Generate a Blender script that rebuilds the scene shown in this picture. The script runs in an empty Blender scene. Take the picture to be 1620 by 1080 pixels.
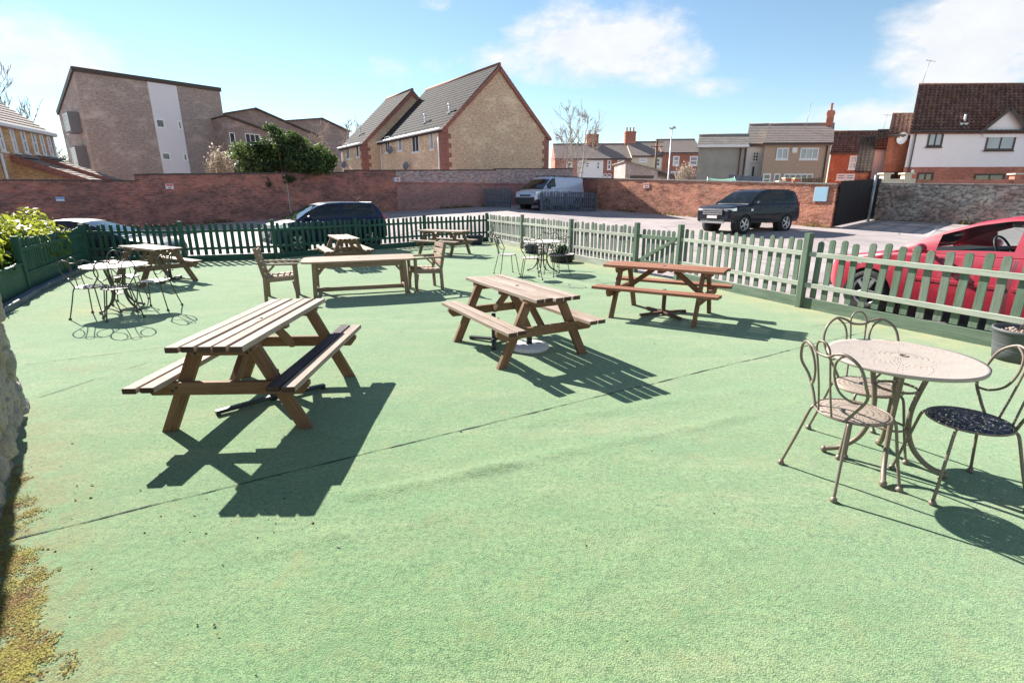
import bpy, math, random
from math import sin, cos, pi, radians, sqrt, atan2
from mathutils import Vector, Matrix, noise
random.seed(7)
SC = bpy.context.scene
COL = SC.collection
# ------------------------------------------------------------------ camera model
F, PITCH, ROLL, H = 801.83, radians(15.842), radians(0.235), 1.6944
def ray(px, py):
    a = (px-810)/F; b = (540-py)/F
    x = a*cos(ROLL)+b*sin(ROLL); u = -a*sin(ROLL)+b*cos(ROLL)
    Y = cos(PITCH)+u*sin(PITCH); Z = -sin(PITCH)+u*cos(PITCH)
    return x/Y, Z/Y
def at(px, py, Y):
    xr, zr = ray(px, py); return Vector((xr*Y, Y, H+zr*Y))
def gz(px, py, z=0.0):
    xr, zr = ray(px, py); Y = (z-H)/zr; return Vector((xr*Y, Y, z))
def fp(o, d, px, py):
    xr, zr = ray(px, py)
    u = (xr*o[1]-o[0])/(d[0]-xr*d[1]); Y = o[1]+u*d[1]
    return u, H+zr*Y
cd = bpy.data.cameras.new('camera'); cam = bpy.data.objects.new('camera', cd); COL.objects.link(cam)
cd.sensor_width = 36; cd.lens = F/1620*36; cd.clip_end = 2000; cd.clip_start = .05
Ua = Vector((0, sin(PITCH), cos(PITCH))); D = Vector((0, cos(PITCH), -sin(PITCH))); X0 = Vector((1, 0, 0))
R_ = X0*cos(ROLL)-Ua*sin(ROLL); U_ = X0*sin(ROLL)+Ua*cos(ROLL)
m = Matrix((( R_.x, U_.x, -D.x, 0), (R_.y, U_.y, -D.y, 0), (R_.z, U_.z, -D.z, H), (0, 0, 0, 1)))
cam.matrix_world = m; SC.camera = cam
# ------------------------------------------------------------------ terrain
def sst(a, b, x):
    t = min(1, max(0, (x-a)/(b-a))); return t*t*(3-2*t)
POLY = [(-7.75, 7.2), (-9.1, 9.45), (-11.3, 13.6), (-11.7, 14.15), (-9.08, 14.2), (-6.88, 14.93), (-5.12, 17.0), (-3.18, 19.0), (-.98, 20.7), (.36, 17.62), (1.65, 14.36), (2.88, 11.86), (4.56, 7.89), (6.75, 2.8), (8, 0), (-7, 0)]
def outside(x, y):
    # distance outside the fenced lawn (0 inside it)
    ins = False; dm = 1e9; n = len(POLY)
    for i in range(n):
        (ax, ay), (bx, by) = POLY[i], POLY[(i+1) % n]
        if (ay > y) != (by > y) and x < (bx-ax)*(y-ay)/(by-ay)+ax: ins = not ins
        dx, dy = bx-ax, by-ay; t = max(0, min(1, ((x-ax)*dx+(y-ay)*dy)/(dx*dx+dy*dy)))
        dm = min(dm, sqrt((x-ax-dx*t)**2+(y-ay-dy*t)**2))
    return 0 if ins else dm
def g(x, y):
    s = .058-.013*min(1, max(0, x/5))
    t = max(0, min(y, 46)-14)
    z = s*t*(sst(.7, 4.5, outside(x, y)) if y < 27 and x > -14 and x < 9 else 1)
    z -= .3*(1-sst(-10, -7.5, x))*(1-sst(17, 21, y))*sst(12.5, 14.3, y)
    return z
# ------------------------------------------------------------------ materials
class NT:
    def __init__(s, name):
        s.m = bpy.data.materials.new(name); s.m.use_nodes = True
        s.t = s.m.node_tree; s.t.nodes.clear()
        s.out = s.n('ShaderNodeOutputMaterial')
        s.b = s.n('ShaderNodeBsdfPrincipled'); s.l(s.b.outputs[0], s.out.inputs[0])
    def n(s, typ, **kw):
        x = s.t.nodes.new(typ)
        for k, v in kw.items(): setattr(x, k, v)
        return x
    def l(s, a, b): s.t.links.new(a, b)
    def coord(s, kind='Object'):
        return s.n('ShaderNodeTexCoord').outputs[kind]
    def map(s, vec, scale=(1, 1, 1), rot=(0, 0, 0), loc=(0, 0, 0)):
        x = s.n('ShaderNodeMapping'); s.l(vec, x.inputs[0])
        x.inputs['Scale'].default_value = scale; x.inputs['Rotation'].default_value = rot; x.inputs['Location'].default_value = loc
        return x.outputs[0]
    def noise(s, vec, scale=5, detail=4, rough=.55, out=0, dist=0):
        x = s.n('ShaderNodeTexNoise'); s.l(vec, x.inputs['Vector'])
        x.inputs['Scale'].default_value = scale; x.inputs['Detail'].default_value = detail; x.inputs['Roughness'].default_value = rough
        x.inputs['Distortion'].default_value = dist
        return x.outputs[out]
    def ramp(s, fac, stops, interp='LINEAR'):
        x = s.n('ShaderNodeValToRGB'); s.l(fac, x.inputs[0]); x.color_ramp.interpolation = interp
        e = x.color_ramp.elements
        while len(e) < len(stops): e.new(.5)
        for i, (p, c) in enumerate(stops):
            e[i].position = p; e[i].color = (c[0], c[1], c[2], 1) if not isinstance(c, (int, float)) else (c, c, c, 1)
        return x.outputs[0]
    def mix(s, fac, a, b, mode='MIX'):
        x = s.n('ShaderNodeMix', data_type='RGBA', blend_type=mode)
        for i, v in ((0, fac), (6, a), (7, b)):
            if isinstance(v, (int, float)): x.inputs[i].default_value = v if i == 0 else (v, v, v, 1)
            elif isinstance(v, (tuple, list)): x.inputs[i].default_value = (*v[:3], 1)
            else: s.l(v, x.inputs[i])
        return x.outputs[2]
    def math(s, op, a, b=0.0, clamp=False):
        x = s.n('ShaderNodeMath', operation=op); x.use_clamp = clamp
        for i, v in ((0, a), (1, b)):
            if isinstance(v, (int, float)): x.inputs[i].default_value = v
            else: s.l(v, x.inputs[i])
        return x.outputs[0]
    def set(s, **kw):
        for k, v in kw.items():
            k = k.replace('_', ' ')
            if isinstance(v, (int, float)): s.b.inputs[k].default_value = v
            elif isinstance(v, tuple): s.b.inputs[k].default_value = (*v[:3], 1)
            else: s.l(v, s.b.inputs[k])
    def bump(s, h, strength=.3, dist=.01):
        x = s.n('ShaderNodeBump'); x.inputs['Strength'].default_value = strength; x.inputs['Distance'].default_value = dist
        s.l(h, x.inputs['Height']); s.l(x.outputs[0], s.b.inputs['Normal'])
def plain(name, c, rough=.6, metal=0, var=.25, scale=12, coat=0, bump=0, spec=None):
    k = NT(name); v = k.coord()
    nz = k.noise(v, scale, 5)
    col = k.mix(nz, tuple(x*(1-var) for x in c), tuple(min(1, x*(1+var)) for x in c))
    k.set(Base_Color=col, Roughness=rough, Metallic=metal, Coat_Weight=coat)
    if spec is not None: k.set(Specular_IOR_Level=spec)
    if bump: k.bump(k.noise(v, scale*6, 4), bump, .004)
    return k.m
def wood(name, c, dark, bleach=None, rough=.75):
    k = NT(name); uv = k.coord('UV')
    gr = k.noise(k.map(uv, (1.2, 55, 1)), 2.2, 6, .6, dist=.6)
    big = k.noise(k.map(uv, (1, 6, 1)), 1.7, 4)
    col = k.mix(k.ramp(gr, [(.33, 0), (.66, 1)]), dark, c)
    col = k.mix(k.ramp(big, [(.42, 0), (.68, .45)]), col, bleach or tuple(min(1, x*1.35) for x in c))
    kn = k.n('ShaderNodeTexVoronoi'); k.l(k.map(uv, (2.2, 9, 1)), kn.inputs['Vector'])
    kn.inputs['Scale'].default_value = 1.0
    col = k.mix(k.ramp(kn.outputs['Distance'], [(.05, .6), (.12, 0)]), col, tuple(x*.45 for x in dark))
    info = k.n('ShaderNodeNewGeometry').outputs['Random Per Island']
    col = k.mix(k.math('MULTIPLY', info, .5), col, dark)
    ck = k.noise(k.map(uv, (.9, 38, 1)), 1.6, 3, .5, dist=.3); ckr = k.ramp(ck, [(.485, 0), (.5, 1), (.515, 0)])
    ckr = k.math('MULTIPLY', ckr, k.ramp(big, [(.4, .9), (.6, .1)]))
    col = k.mix(k.math('MULTIPLY', ckr, .7), col, tuple(x*.35 for x in dark))
    k.set(Base_Color=col, Roughness=rough, Specular_IOR_Level=.2)
    k.bump(k.math('SUBTRACT', gr, ckr), .45, .004)
    return k.m
def brick(name, c1, c2, mortar, stain=None, rough=.9, bumpd=.012, stainamt=.6, wh=(.225, .075), patch=None, vary=1.0):
    k = NT(name); v = k.coord()
    sp = k.n('ShaderNodeSeparateXYZ'); k.l(v, sp.inputs[0])
    cb = k.n('ShaderNodeCombineXYZ'); k.l(k.math('ADD', sp.outputs[0], sp.outputs[1]), cb.inputs[0]); k.l(sp.outputs[2], cb.inputs[1])
    br = k.n('ShaderNodeTexBrick'); k.l(cb.outputs[0], br.inputs['Vector'])
    br.inputs['Scale'].default_value = 1; br.inputs['Brick Width'].default_value = wh[0]; br.inputs['Row Height'].default_value = wh[1]
    br.inputs['Mortar Size'].default_value = .008; br.inputs['Mortar Smooth'].default_value = .3
    br.inputs['Color1'].default_value = (*c1, 1); br.inputs['Color2'].default_value = (*c2, 1); br.inputs['Mortar'].default_value = (*mortar, 1)
    col = br.outputs['Color']
    wob = k.n('ShaderNodeVectorMath', operation='ADD'); k.l(cb.outputs[0], wob.inputs[0]); wv = k.n('ShaderNodeVectorMath', operation='SCALE'); k.l(k.noise(cb.outputs[0], 2.2, 3, .6, out=1), wv.inputs[0]); wv.inputs['Scale'].default_value = .055; k.l(wv.outputs[0], wob.inputs[1]); k.l(wob.outputs[0], br.inputs['Vector'])
    n1 = k.noise(cb.outputs[0], 9, 5, .7); n2 = k.noise(k.map(v, (.5, .5, .9)), .8, 6, .6)
    n3 = k.noise(k.map(cb.outputs[0], (4.4, 13.3, 1)), 1.0, 2, .5)
    col = k.mix(k.ramp(n3, [(.34, min(1, .55*vary)), (.5, 0)]), col, tuple(x*.42 for x in c1))
    col = k.mix(k.ramp(n3, [(.53, 0), (.66, min(1, .5*vary))]), col, tuple(min(1, x*1.7+.02*vary) for x in c2))
    col = k.mix(k.ramp(n1, [(.35, .35), (.6, 0)]), col, tuple(x*.5 for x in c2))
    n4 = k.noise(k.map(v, (.35, .35, .8)), 1.3, 7, .68)
    if vary > 1:
        n9 = k.noise(k.map(cb.outputs[0], (1, 2.2, 1)), 1.5, 5, .7)
        col = k.mix(k.ramp(n9, [(.36, .75), (.5, 0)]), col, tuple(x*.38 for x in c2)); col = k.mix(k.ramp(n9, [(.55, 0), (.68, .55)]), col, tuple(min(1, x*1.35+.06) for x in c1))
    if stain:
        col = k.mix(k.ramp(n2, [(.42, 0), (.66, stainamt)]), col, stain)
        col = k.mix(k.ramp(n4, [(.50, 0), (.64, .5)]), col, tuple(min(1, x*1.5+.03) for x in c1))
    if patch:
        for (u0, u1, z0, z1, pc, amt) in patch:
            w = k.math('MULTIPLY', k.math('MULTIPLY', k.ramp(k.math('SUBTRACT', sp.outputs[0], u0), [(0, 0), (.08, 1)]), k.ramp(k.math('SUBTRACT', u1, sp.outputs[0]), [(0, 0), (.08, 1)])),
                       k.math('MULTIPLY', k.ramp(k.math('SUBTRACT', sp.outputs[2], z0), [(0, 0), (.1, 1)]), k.ramp(k.math('SUBTRACT', z1, sp.outputs[2]), [(0, 0), (.1, 1)])))
            w = k.math('MULTIPLY', w, k.ramp(k.noise(k.map(cb.outputs[0], (2.2, 7, 1)), 1.6, 6, .75), [(.40, .05), (.6, amt)]))
            col = k.mix(w, col, pc)
    k.set(Base_Color=col, Roughness=rough, Specular_IOR_Level=.2)
    hh = k.math('ADD', k.math('MULTIPLY', br.outputs['Fac'], -1), k.math('MULTIPLY', n1, 1.2))
    k.bump(hh, .7, bumpd)
    return k.m
def tiles(name, c1, c2, moss=None, w=.3, h=.34, mossamt=.5):
    k = NT(name); uv = k.coord('UV')
    br = k.n('ShaderNodeTexBrick'); k.l(uv, br.inputs['Vector'])
    br.inputs['Scale'].default_value = 1; br.inputs['Brick Width'].default_value = w; br.inputs['Row Height'].default_value = h
    br.inputs['Mortar Size'].default_value = .012
    br.inputs['Color1'].default_value = (*c1, 1); br.inputs['Color2'].default_value = (*c2, 1); br.inputs['Mortar'].default_value = (*[x*.35 for x in c1], 1)
    col = br.outputs['Color']; n1 = k.noise(uv, 1.1, 6, .65); n2 = k.noise(uv, 11, 4, .6)
    col = k.mix(k.ramp(n2, [(.4, .4), (.6, 0)]), col, tuple(x*.6 for x in c1))
    if moss: col = k.mix(k.ramp(n1, [(.45, 0), (.72, mossamt)]), col, moss)
    k.set(Base_Color=col, Roughness=.9, Specular_IOR_Level=.12); k.bump(n2, .3, .01)
    return k.m
def leafm(name, c1, c2, trans=.45, rough=.5):
    k = NT(name)
    r = k.n('ShaderNodeNewGeometry').outputs['Random Per Island']
    col = k.mix(r, c1, c2)
    k.set(Base_Color=col, Roughness=rough, Specular_IOR_Level=.35)
    tr = k.n('ShaderNodeBsdfTranslucent'); k.l(k.mix(.5, col, tuple(min(1, x*1.6) for x in c2)), tr.inputs[0])
    mx = k.n('ShaderNodeMixShader'); mx.inputs[0].default_value = trans
    k.l(k.b.outputs[0], mx.inputs[1]); k.l(tr.outputs[0], mx.inputs[2]); k.l(mx.outputs[0], k.out.inputs[0])
    return k.m
def glassm(name, tint=(.6, .68, .7), mixf=.5, dark=(.015, .018, .02), rough=.03):
    # clear-to-dark car or shop glass: part see-through, part glossy
    k = NT(name)
    k.set(Base_Color=dark, Roughness=rough, Specular_IOR_Level=.7)
    tr = k.n('ShaderNodeBsdfTransparent'); tr.inputs[0].default_value = (*tint, 1)
    mx = k.n('ShaderNodeMixShader'); fr = k.n('ShaderNodeFresnel'); fr.inputs[0].default_value = 1.5
    f = k.math('ADD', fr.outputs[0], 1-mixf, clamp=True); k.l(f, mx.inputs[0])
    k.l(tr.outputs[0], mx.inputs[1]); k.l(k.b.outputs[0], mx.inputs[2]); k.l(mx.outputs[0], k.out.inputs[0])
    return k.m
def paint(name, c, metal=.0, rough=.35, coat=.55, spec=.5):
    k = NT(name); v = k.coord()
    dirt = k.noise(k.map(v, (1, 1, 1.5)), 3, 5)
    col = k.mix(k.ramp(dirt, [(.5, 0), (.8, .25)]), c, tuple(x*.75+.008 for x in c))
    k.set(Base_Color=col, Metallic=metal, Roughness=k.ramp(dirt, [(.3, rough), (.8, rough+.12)]), Coat_Weight=coat, Coat_Roughness=.03, Specular_IOR_Level=spec)
    return k.m
M = {}
# turf
def turf_mat():
    k = NT('turf'); v = k.coord()
    n1 = k.noise(v, .55, 5, .6); n2 = k.noise(v, 5, 6, .65); n3 = k.noise(v, 130, 2, .5); n4 = k.noise(v, 34, 5, .7); n5 = k.noise(v, 1.6, 6, .7)
    n6 = k.noise(k.map(v, (7, 26, 8), (0, 0, .52)), 1.0, 6, .72); n7 = k.noise(v, 260, 2, .6)
    fv = k.n('ShaderNodeTexVoronoi'); k.l(v, fv.inputs['Vector']); fv.inputs['Scale'].default_value = 150
    col = k.mix(k.ramp(n1, [(.3, 0), (.7, 1)]), (.122, .242, .086), (.20, .312, .122))
    col = k.mix(k.ramp(n2, [(.40, 0), (.75, .45)]), col, (.28, .335, .15))
    col = k.mix(k.ramp(n4, [(.3, .5), (.52, 0)]), col, (.06, .155, .06))
    col = k.mix(k.ramp(n3, [(.35, .5), (.5, 0)]), col, (.045, .13, .05))
    col = k.mix(k.ramp(n3, [(.56, 0), (.78, .4)]), col, (.31, .42, .22))
    col = k.mix(k.ramp(n5, [(.60, 0), (.80, .55)]), col, (.24, .225, .09))
    col = k.mix(k.ramp(n6, [(.52, 0), (.68, .5)]), col, (.245, .245, .11))
    n8 = k.noise(k.map(v, (.5, 2.2, 1), (0, 0, .52)), 1.2, 6, .65); col = k.mix(k.ramp(n8, [(.50, 0), (.68, .55)]), col, (.31, .33, .17)); col = k.mix(k.ramp(n8, [(.30, .4), (.46, 0)]), col, (.12, .27, .11))
    col = k.mix(k.ramp(n6, [(.30, .35), (.45, 0)]), col, (.30, .42, .21))
    fd = k.math('MULTIPLY', k.ramp(fv.outputs['Distance'], [(.30, 0), (.58, 1)]), k.ramp(n4, [(.3, 1), (.6, .4)]))
    col = k.mix(k.math('MULTIPLY', fd, .95), col, (.03, .085, .03))
    col = k.mix(k.ramp(n7, [(.55, 0), (.72, .4)]), col, (.40, .50, .32))
    n10 = k.noise(v, 2.3, 7, .72); col = k.mix(k.ramp(n10, [(.50, 0), (.66, .5)]), col, (.085, .165, .065)); n11 = k.noise(v, 4.1, 7, .75); col = k.mix(k.ramp(n11, [(.53, 0), (.68, .5)]), col, (.185, .20, .08))
    # dark specks of dirt
    vo = k.n('ShaderNodeTexVoronoi'); k.l(v, vo.inputs['Vector']); vo.inputs['Scale'].default_value = 7; vo.inputs['Randomness'].default_value = 1
    sp = k.math('MULTIPLY', k.ramp(vo.outputs['Distance'], [(.03, 1), (.12, 0)]), k.ramp(n2, [(.52, 0), (.6, .7)]))
    col = k.mix(sp, col, (.12, .12, .06))
    # yellowed border near the fences, brown near the stone wall
    at_ = k.n('ShaderNodeAttribute', attribute_name='edge'); e = at_.outputs['Fac']
    ey = k.math('MULTIPLY', e, k.ramp(k.noise(v, 2.5, 5, .7), [(.32, 0), (.6, 1)]))
    col = k.mix(k.math('MULTIPLY', ey, .75), col, (.27, .235, .07))
    at2 = k.n('ShaderNodeAttribute', attribute_name='mossy')
    em = k.math('MULTIPLY', at2.outputs['Fac'], k.ramp(k.noise(v, 6, 6, .75), [(.42, 0), (.55, 1)]))
    col = k.mix(k.math('MULTIPLY', em, .85), col, k.mix(n4, (.10, .055, .03), (.22, .20, .05)))
    k.set(Base_Color=col, Roughness=.95, Specular_IOR_Level=.1, Sheen_Weight=.25, Sheen_Roughness=.6)
    h = k.math('ADD', k.math('MULTIPLY', fv.outputs['Distance'], -.55), k.math('ADD', k.math('MULTIPLY', n4, .4), k.math('ADD', k.math('MULTIPLY', n2, 1.6), k.math('MULTIPLY', n6, .5))))
    k.bump(h, .5, .011)
    return k.m
M['turf'] = turf_mat()
def asphalt():
    k = NT('asphalt'); v = k.coord()
    n1 = k.noise(v, .35, 7, .65); n2 = k.noise(v, 3, 6, .7); n3 = k.noise(v, 60, 3, .6)
    col = k.mix(k.ramp(n1, [(.35, 0), (.65, 1)]), (.25, .215, .21), (.43, .375, .365))
    col = k.mix(k.ramp(n2, [(.35, .5), (.6, 0)]), col, (.29, .245, .24))
    col = k.mix(k.ramp(n3, [(.3, .5), (.55, 0)]), col, (.25, .215, .21))
    vo = k.n('ShaderNodeTexVoronoi', feature='DISTANCE_TO_EDGE'); k.l(k.map(v, (1, 1, 0)), vo.inputs['Vector']); vo.inputs['Scale'].default_value = .3
    col = k.mix(k.ramp(vo.outputs['Distance'], [(.004, .5), (.012, 0)]), col, (.09, .08, .08))
    k.set(Base_Color=col, Roughness=.8, Specular_IOR_Level=.35)
    k.bump(k.math('ADD', n3, k.math('MULTIPLY', n2, .6)), .35, .01)
    return k.m
M['asphalt'] = asphalt()
M['top'] = wood('bleached_wood', (.45, .355, .29), (.22, .155, .12), (.53, .46, .40))
M['frame'] = wood('brown_wood', (.28, .148, .085), (.135, .07, .04), (.34, .215, .135))
M['char'] = wood('blackened_wood', (.10, .07, .075), (.03, .02, .025), (.17, .12, .12))
M['red'] = wood('reddish_wood', (.42, .19, .12), (.22, .085, .05), (.50, .29, .21))
M['redf'] = wood('reddish_frame_wood', (.26, .12, .065), (.12, .055, .03), (.32, .19, .12))
M['greytop'] = wood('greyed_wood_top', (.55, .45, .38), (.30, .22, .17), (.64, .56, .49))
M['greyf'] = wood('greyed_wood', (.24, .155, .10), (.11, .07, .045), (.31, .23, .17))
M['teak'] = wood('weathered_teak', (.34, .235, .16), (.17, .11, .075), (.46, .36, .27))
M['teaktop'] = wood('weathered_teak_top', (.46, .33, .25), (.24, .155, .11), (.56, .44, .36))
M['green'] = wood('green_fence_paint', (.145, .20, .142), (.08, .125, .083), (.25, .29, .235), .75)
M['green2'] = wood('worn_green_fence_paint', (.20, .235, .185), (.10, .135, .10), (.33, .35, .30), .8)
M['rail'] = wood('sunlit_bleached_green_rail', (.48, .485, .42), (.24, .275, .215), (.62, .61, .56), .75)  # worn bleached green, paled further so the colour itself carries the sunlight
M['greend'] = wood('dark_green_fence_paint', (.04, .125, .085), (.02, .065, .045), (.08, .17, .12), .6)
M['bluefence'] = wood('blue_grey_fence_paint', (.13, .155, .20), (.07, .085, .115), (.2, .23, .28), .6)
M['blackfence'] = wood('black_brown_boards', (.03, .022, .024), (.012, .009, .01), (.05, .04, .04), .7)
M['brownfence'] = wood('brown_boards', (.2, .13, .08), (.1, .06, .04), (.3, .22, .15), .7)
M['rust'] = plain('rusty_iron', (.13, .06, .045), .8, .2, .5, 25, bump=.4)
M['iron'] = plain('black_iron', (.035, .035, .04), .45, .3, .4, 20)
M['taupe'] = plain('taupe_painted_metal', (.17, .13, .10), .45, .1, .2, 30, bump=.1)
M['bronze'] = plain('dark_bronze_metal', (.075, .065, .055), .4, .35, .35, 30)
M['rubber'] = plain('black_rubber', (.018, .018, .019), .85, 0, .3, 20)
M['plastic'] = plain('black_plastic', (.03, .031, .034), .55, 0, .25, 10)
M['potgrey'] = plain('dark_grey_plastic', (.075, .078, .085), .6, 0, .2, 8)
M['potnavy'] = plain('navy_plastic', (.025, .03, .06), .5, 0, .2, 8)
M['soil'] = plain('pebbles', (.35, .27, .24), .9, 0, .6, 60, bump=.8)
M['white'] = plain('white_upvc', (.78, .79, .80), .4, 0, .04, 3)
M['offwhite'] = plain('off_white_concrete', (.62, .60, .60), .8, 0, .12, 12, bump=.3)
M['pane'] = plain('window_glass', (.045, .05, .058), .06, 0, .6, .9, spec=.9)
M['panelight'] = plain('window_glass_with_net_curtain', (.30, .34, .38), .08, 0, .3, 1.2, spec=.9)
M['chrome'] = plain('bright_metal', (.62, .63, .65), .22, .95, .05, 5)
M['alloy'] = plain('silver_alloy', (.55, .55, .57), .3, .8, .1, 5)
M['lamp'] = plain('headlamp_glass', (.62, .66, .72), .08, .35, .25, 14, spec=.9)
M['redlamp'] = plain('red_lamp', (.45, .02, .03), .15, 0, .2, 9, spec=.8)
M['amber'] = plain('amber_lamp', (.7, .22, .02), .2, 0, .1, 9)
M['plate'] = plain('blank_number_plate', (.68, .62, .62), .5, 0, .1, 30)
M['seatfab'] = plain('dark_seat_fabric', (.05, .05, .055), .9, 0, .2, 20)
M['cglass'] = glassm('car_glass', (.55, .62, .64), .55)
M['cglassred'] = glassm('clear_car_glass', (.88, .93, .93), .95)
M['cdark'] = glassm('dark_car_glass', (.25, .3, .36), .3)
M['pblack'] = paint('black_car_paint', (.006, .008, .018), coat=.3, spec=.2)
M['pnavy'] = paint('navy_car_paint', (.007, .010, .03), coat=.35, spec=.2)
M['pblue'] = paint('blue_car_paint', (.009, .016, .055), coat=.35, spec=.2)
M['pred'] = paint('red_car_paint', (.33, .014, .035), .0)
M['psilver'] = paint('silver_blue_van_paint', (.50, .54, .66), .3, .33)
M['seam'] = plain('turf_joint', (.02, .035, .025), .95, 0, .5, 30)
# ------------------------------------------------------------------ mesh builder
class MB:
    def __init__(s): s.v = []; s.f = []; s.uv = []; s.mi = []; s.sm = []
    def vert(s, p): s.v.append((p[0], p[1], p[2])); return len(s.v)-1
    def face(s, idx, uv=None, mi=0, sm=False):
        s.f.append(tuple(idx)); s.uv.append(uv or [(s.v[i][0]+s.v[i][1]*.37, s.v[i][2]) for i in idx]); s.mi.append(mi); s.sm.append(sm)
    def poly(s, pts, mi=0, uv=None, sm=False):
        s.face([s.vert(p) for p in pts], uv, mi, sm)
    def box(s, a, b, mi=0):
        x0, y0, z0 = a; x1, y1, z1 = b
        s.bar(Vector(((x0+x1)/2, (y0+y1)/2, z0)), Vector(((x0+x1)/2, (y0+y1)/2, z1)), abs(x1-x0), abs(y1-y0), Vector((1, 0, 0)), 0, mi) if (z1-z0) >= max(abs(x1-x0), abs(y1-y0)) else \
        (s.bar(Vector((x0, (y0+y1)/2, (z0+z1)/2)), Vector((x1, (y0+y1)/2, (z0+z1)/2)), abs(y1-y0), z1-z0, Vector((0, 1, 0)), 0, mi) if abs(x1-x0) >= abs(y1-y0) else
         s.bar(Vector(((x0+x1)/2, y0, (z0+z1)/2)), Vector(((x0+x1)/2, y1, (z0+z1)/2)), abs(x1-x0), z1-z0, Vector((1, 0, 0)), 0, mi))
    def bar(s, p, q, w, t, wdir=None, ch=0.0, mi=0, emi=None):
        p = Vector(p); q = Vector(q); d = (q-p); L = d.length; d = d/L
        if wdir is None: wdir = Vector((0, 0, 1)).cross(d) if abs(d.z) < .95 else Vector((1, 0, 0))
        wv = (Vector(wdir)-d*Vector(wdir).dot(d)).normalized(); tv = d.cross(wv)
        a, b = w/2, t/2
        if ch > 0:
            c = ch; prof = [(-a+c, -b), (a-c, -b), (a, -b+c), (a, b-c), (a-c, b), (-a+c, b), (-a, b-c), (-a, -b+c)]
        else: prof = [(-a, -b), (a, -b), (a, b), (-a, b)]
        o = random.random()*50; o2 = random.random()*50
        n = len(prof); i0 = []; i1 = []
        for x, y in prof:
            i0.append(s.vert(p+wv*x+tv*y)); i1.append(s.vert(q+wv*x+tv*y))
        acc = 0
        for k in range(n):
            k2 = (k+1) % n; e = sqrt((prof[k][0]-prof[k2][0])**2+(prof[k][1]-prof[k2][1])**2)
            s.face([i0[k], i0[k2], i1[k2], i1[k]], [(o, o2+acc), (o, o2+acc+e), (o+L, o2+acc+e), (o+L, o2+acc)], mi); acc += e
        em = mi if emi is None else emi
        s.face(i0[::-1], [(o+x, o2+y) for x, y in prof[::-1]], em); s.face(i1, [(o+x, o2+y) for x, y in prof], em)
    def prism(s, pts, ext, mi=0, sm=False):
        # pts: planar polygon, extruded by the vector ext
        ext = Vector(ext); pts = [Vector(p) for p in pts]; n = len(pts)
        o = random.random()*50
        a = [s.vert(p) for p in pts]; b = [s.vert(p+ext) for p in pts]
        e0 = (pts[1]-pts[0]).normalized()
        nn = Vector((0, 0, 0))
        for k in range(n): nn += (pts[k]-pts[0]).cross(pts[(k+1) % n]-pts[0])
        flip = nn.dot(ext) > 0
        le = max(((pts[(k+1) % n]-pts[k]) for k in range(n)), key=lambda q: q.length).normalized(); nz = nn.normalized(); le2 = nz.cross(le)
        uvp = [(o+(p-pts[0]).dot(le), (p-pts[0]).dot(le2)) for p in pts]
        s.face(a[::-1] if flip else a, uvp[::-1] if flip else uvp, mi); s.face(b if flip else b[::-1], uvp if flip else uvp[::-1], mi)
        for k in range(n):
            k2 = (k+1) % n; L = (pts[k2]-pts[k]).length
            q = [a[k], a[k2], b[k2], b[k]]; uv = [(o, 0), (o+L, 0), (o+L, ext.length), (o, ext.length)]
            if not flip: q = q[::-1]; uv = uv[::-1]
            s.face(q, uv, mi, sm)
    def tube(s, pts, r, n=8, mi=0, closed=False, rs=None, cap=True):
        pts = [Vector(p) for p in pts]; N = len(pts); rings = []
        up = None
        for i in range(N):
            if closed: d = pts[(i+1) % N]-pts[(i-1) % N]
            else: d = pts[min(i+1, N-1)]-pts[max(i-1, 0)]
            d = d.normalized() if d.length > 1e-9 else Vector((0, 0, 1))
            if up is None: up = Vector((0, 0, 1)) if abs(d.z) < .9 else Vector((1, 0, 0))
            a = (up-d*up.dot(d)); a = a.normalized() if a.length > 1e-6 else d.orthogonal().normalized()
            b = d.cross(a); up = a; rr = rs[i] if rs else r
            rings.append([s.vert(pts[i]+a*cos(2*pi*k/n)*rr+b*sin(2*pi*k/n)*rr) for k in range(n)])
        for i in range(N if closed else N-1):
            A = rings[i]; B = rings[(i+1) % N]
            for k in range(n): s.face([A[k], A[(k+1) % n], B[(k+1) % n], B[k]], None, mi, True)
        if cap and not closed:
            s.face(rings[0][::-1], None, mi); s.face(rings[-1], None, mi)
    def lathe(s, prof, c=(0, 0, 0), n=24, mi=0, axis='z', sm=True, cap=True):
        c = Vector(c); rings = []
        for r, z in prof:
            ring = []
            for k in range(n):
                a = 2*pi*k/n
                p = Vector((r*cos(a), r*sin(a), z)) if axis == 'z' else (Vector((r*cos(a), z, r*sin(a))) if axis == 'y' else Vector((z, r*cos(a), r*sin(a))))
                ring.append(s.vert(c+p))
            rings.append(ring)
        for i in range(len(rings)-1):
            for k in range(n):
                q = [rings[i][k], rings[i][(k+1) % n], rings[i+1][(k+1) % n], rings[i+1][k]]
                s.face(q if axis != 'y' else q[::-1], None, mi, sm)
        if not cap: return
        if prof[0][0] > 1e-4: s.face(rings[0][::-1] if axis != 'y' else rings[0], None, mi)
        if prof[-1][0] > 1e-4: s.face(rings[-1] if axis != 'y' else rings[-1][::-1], None, mi)
    def ball(s, c, r, n=8, mi=0, sz=1):
        prof = [(max(1e-5, r*sin(pi*i/n)), -r*cos(pi*i/n)*sz) for i in range(n+1)]
        s.lathe(prof, c, n+2, mi)
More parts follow.
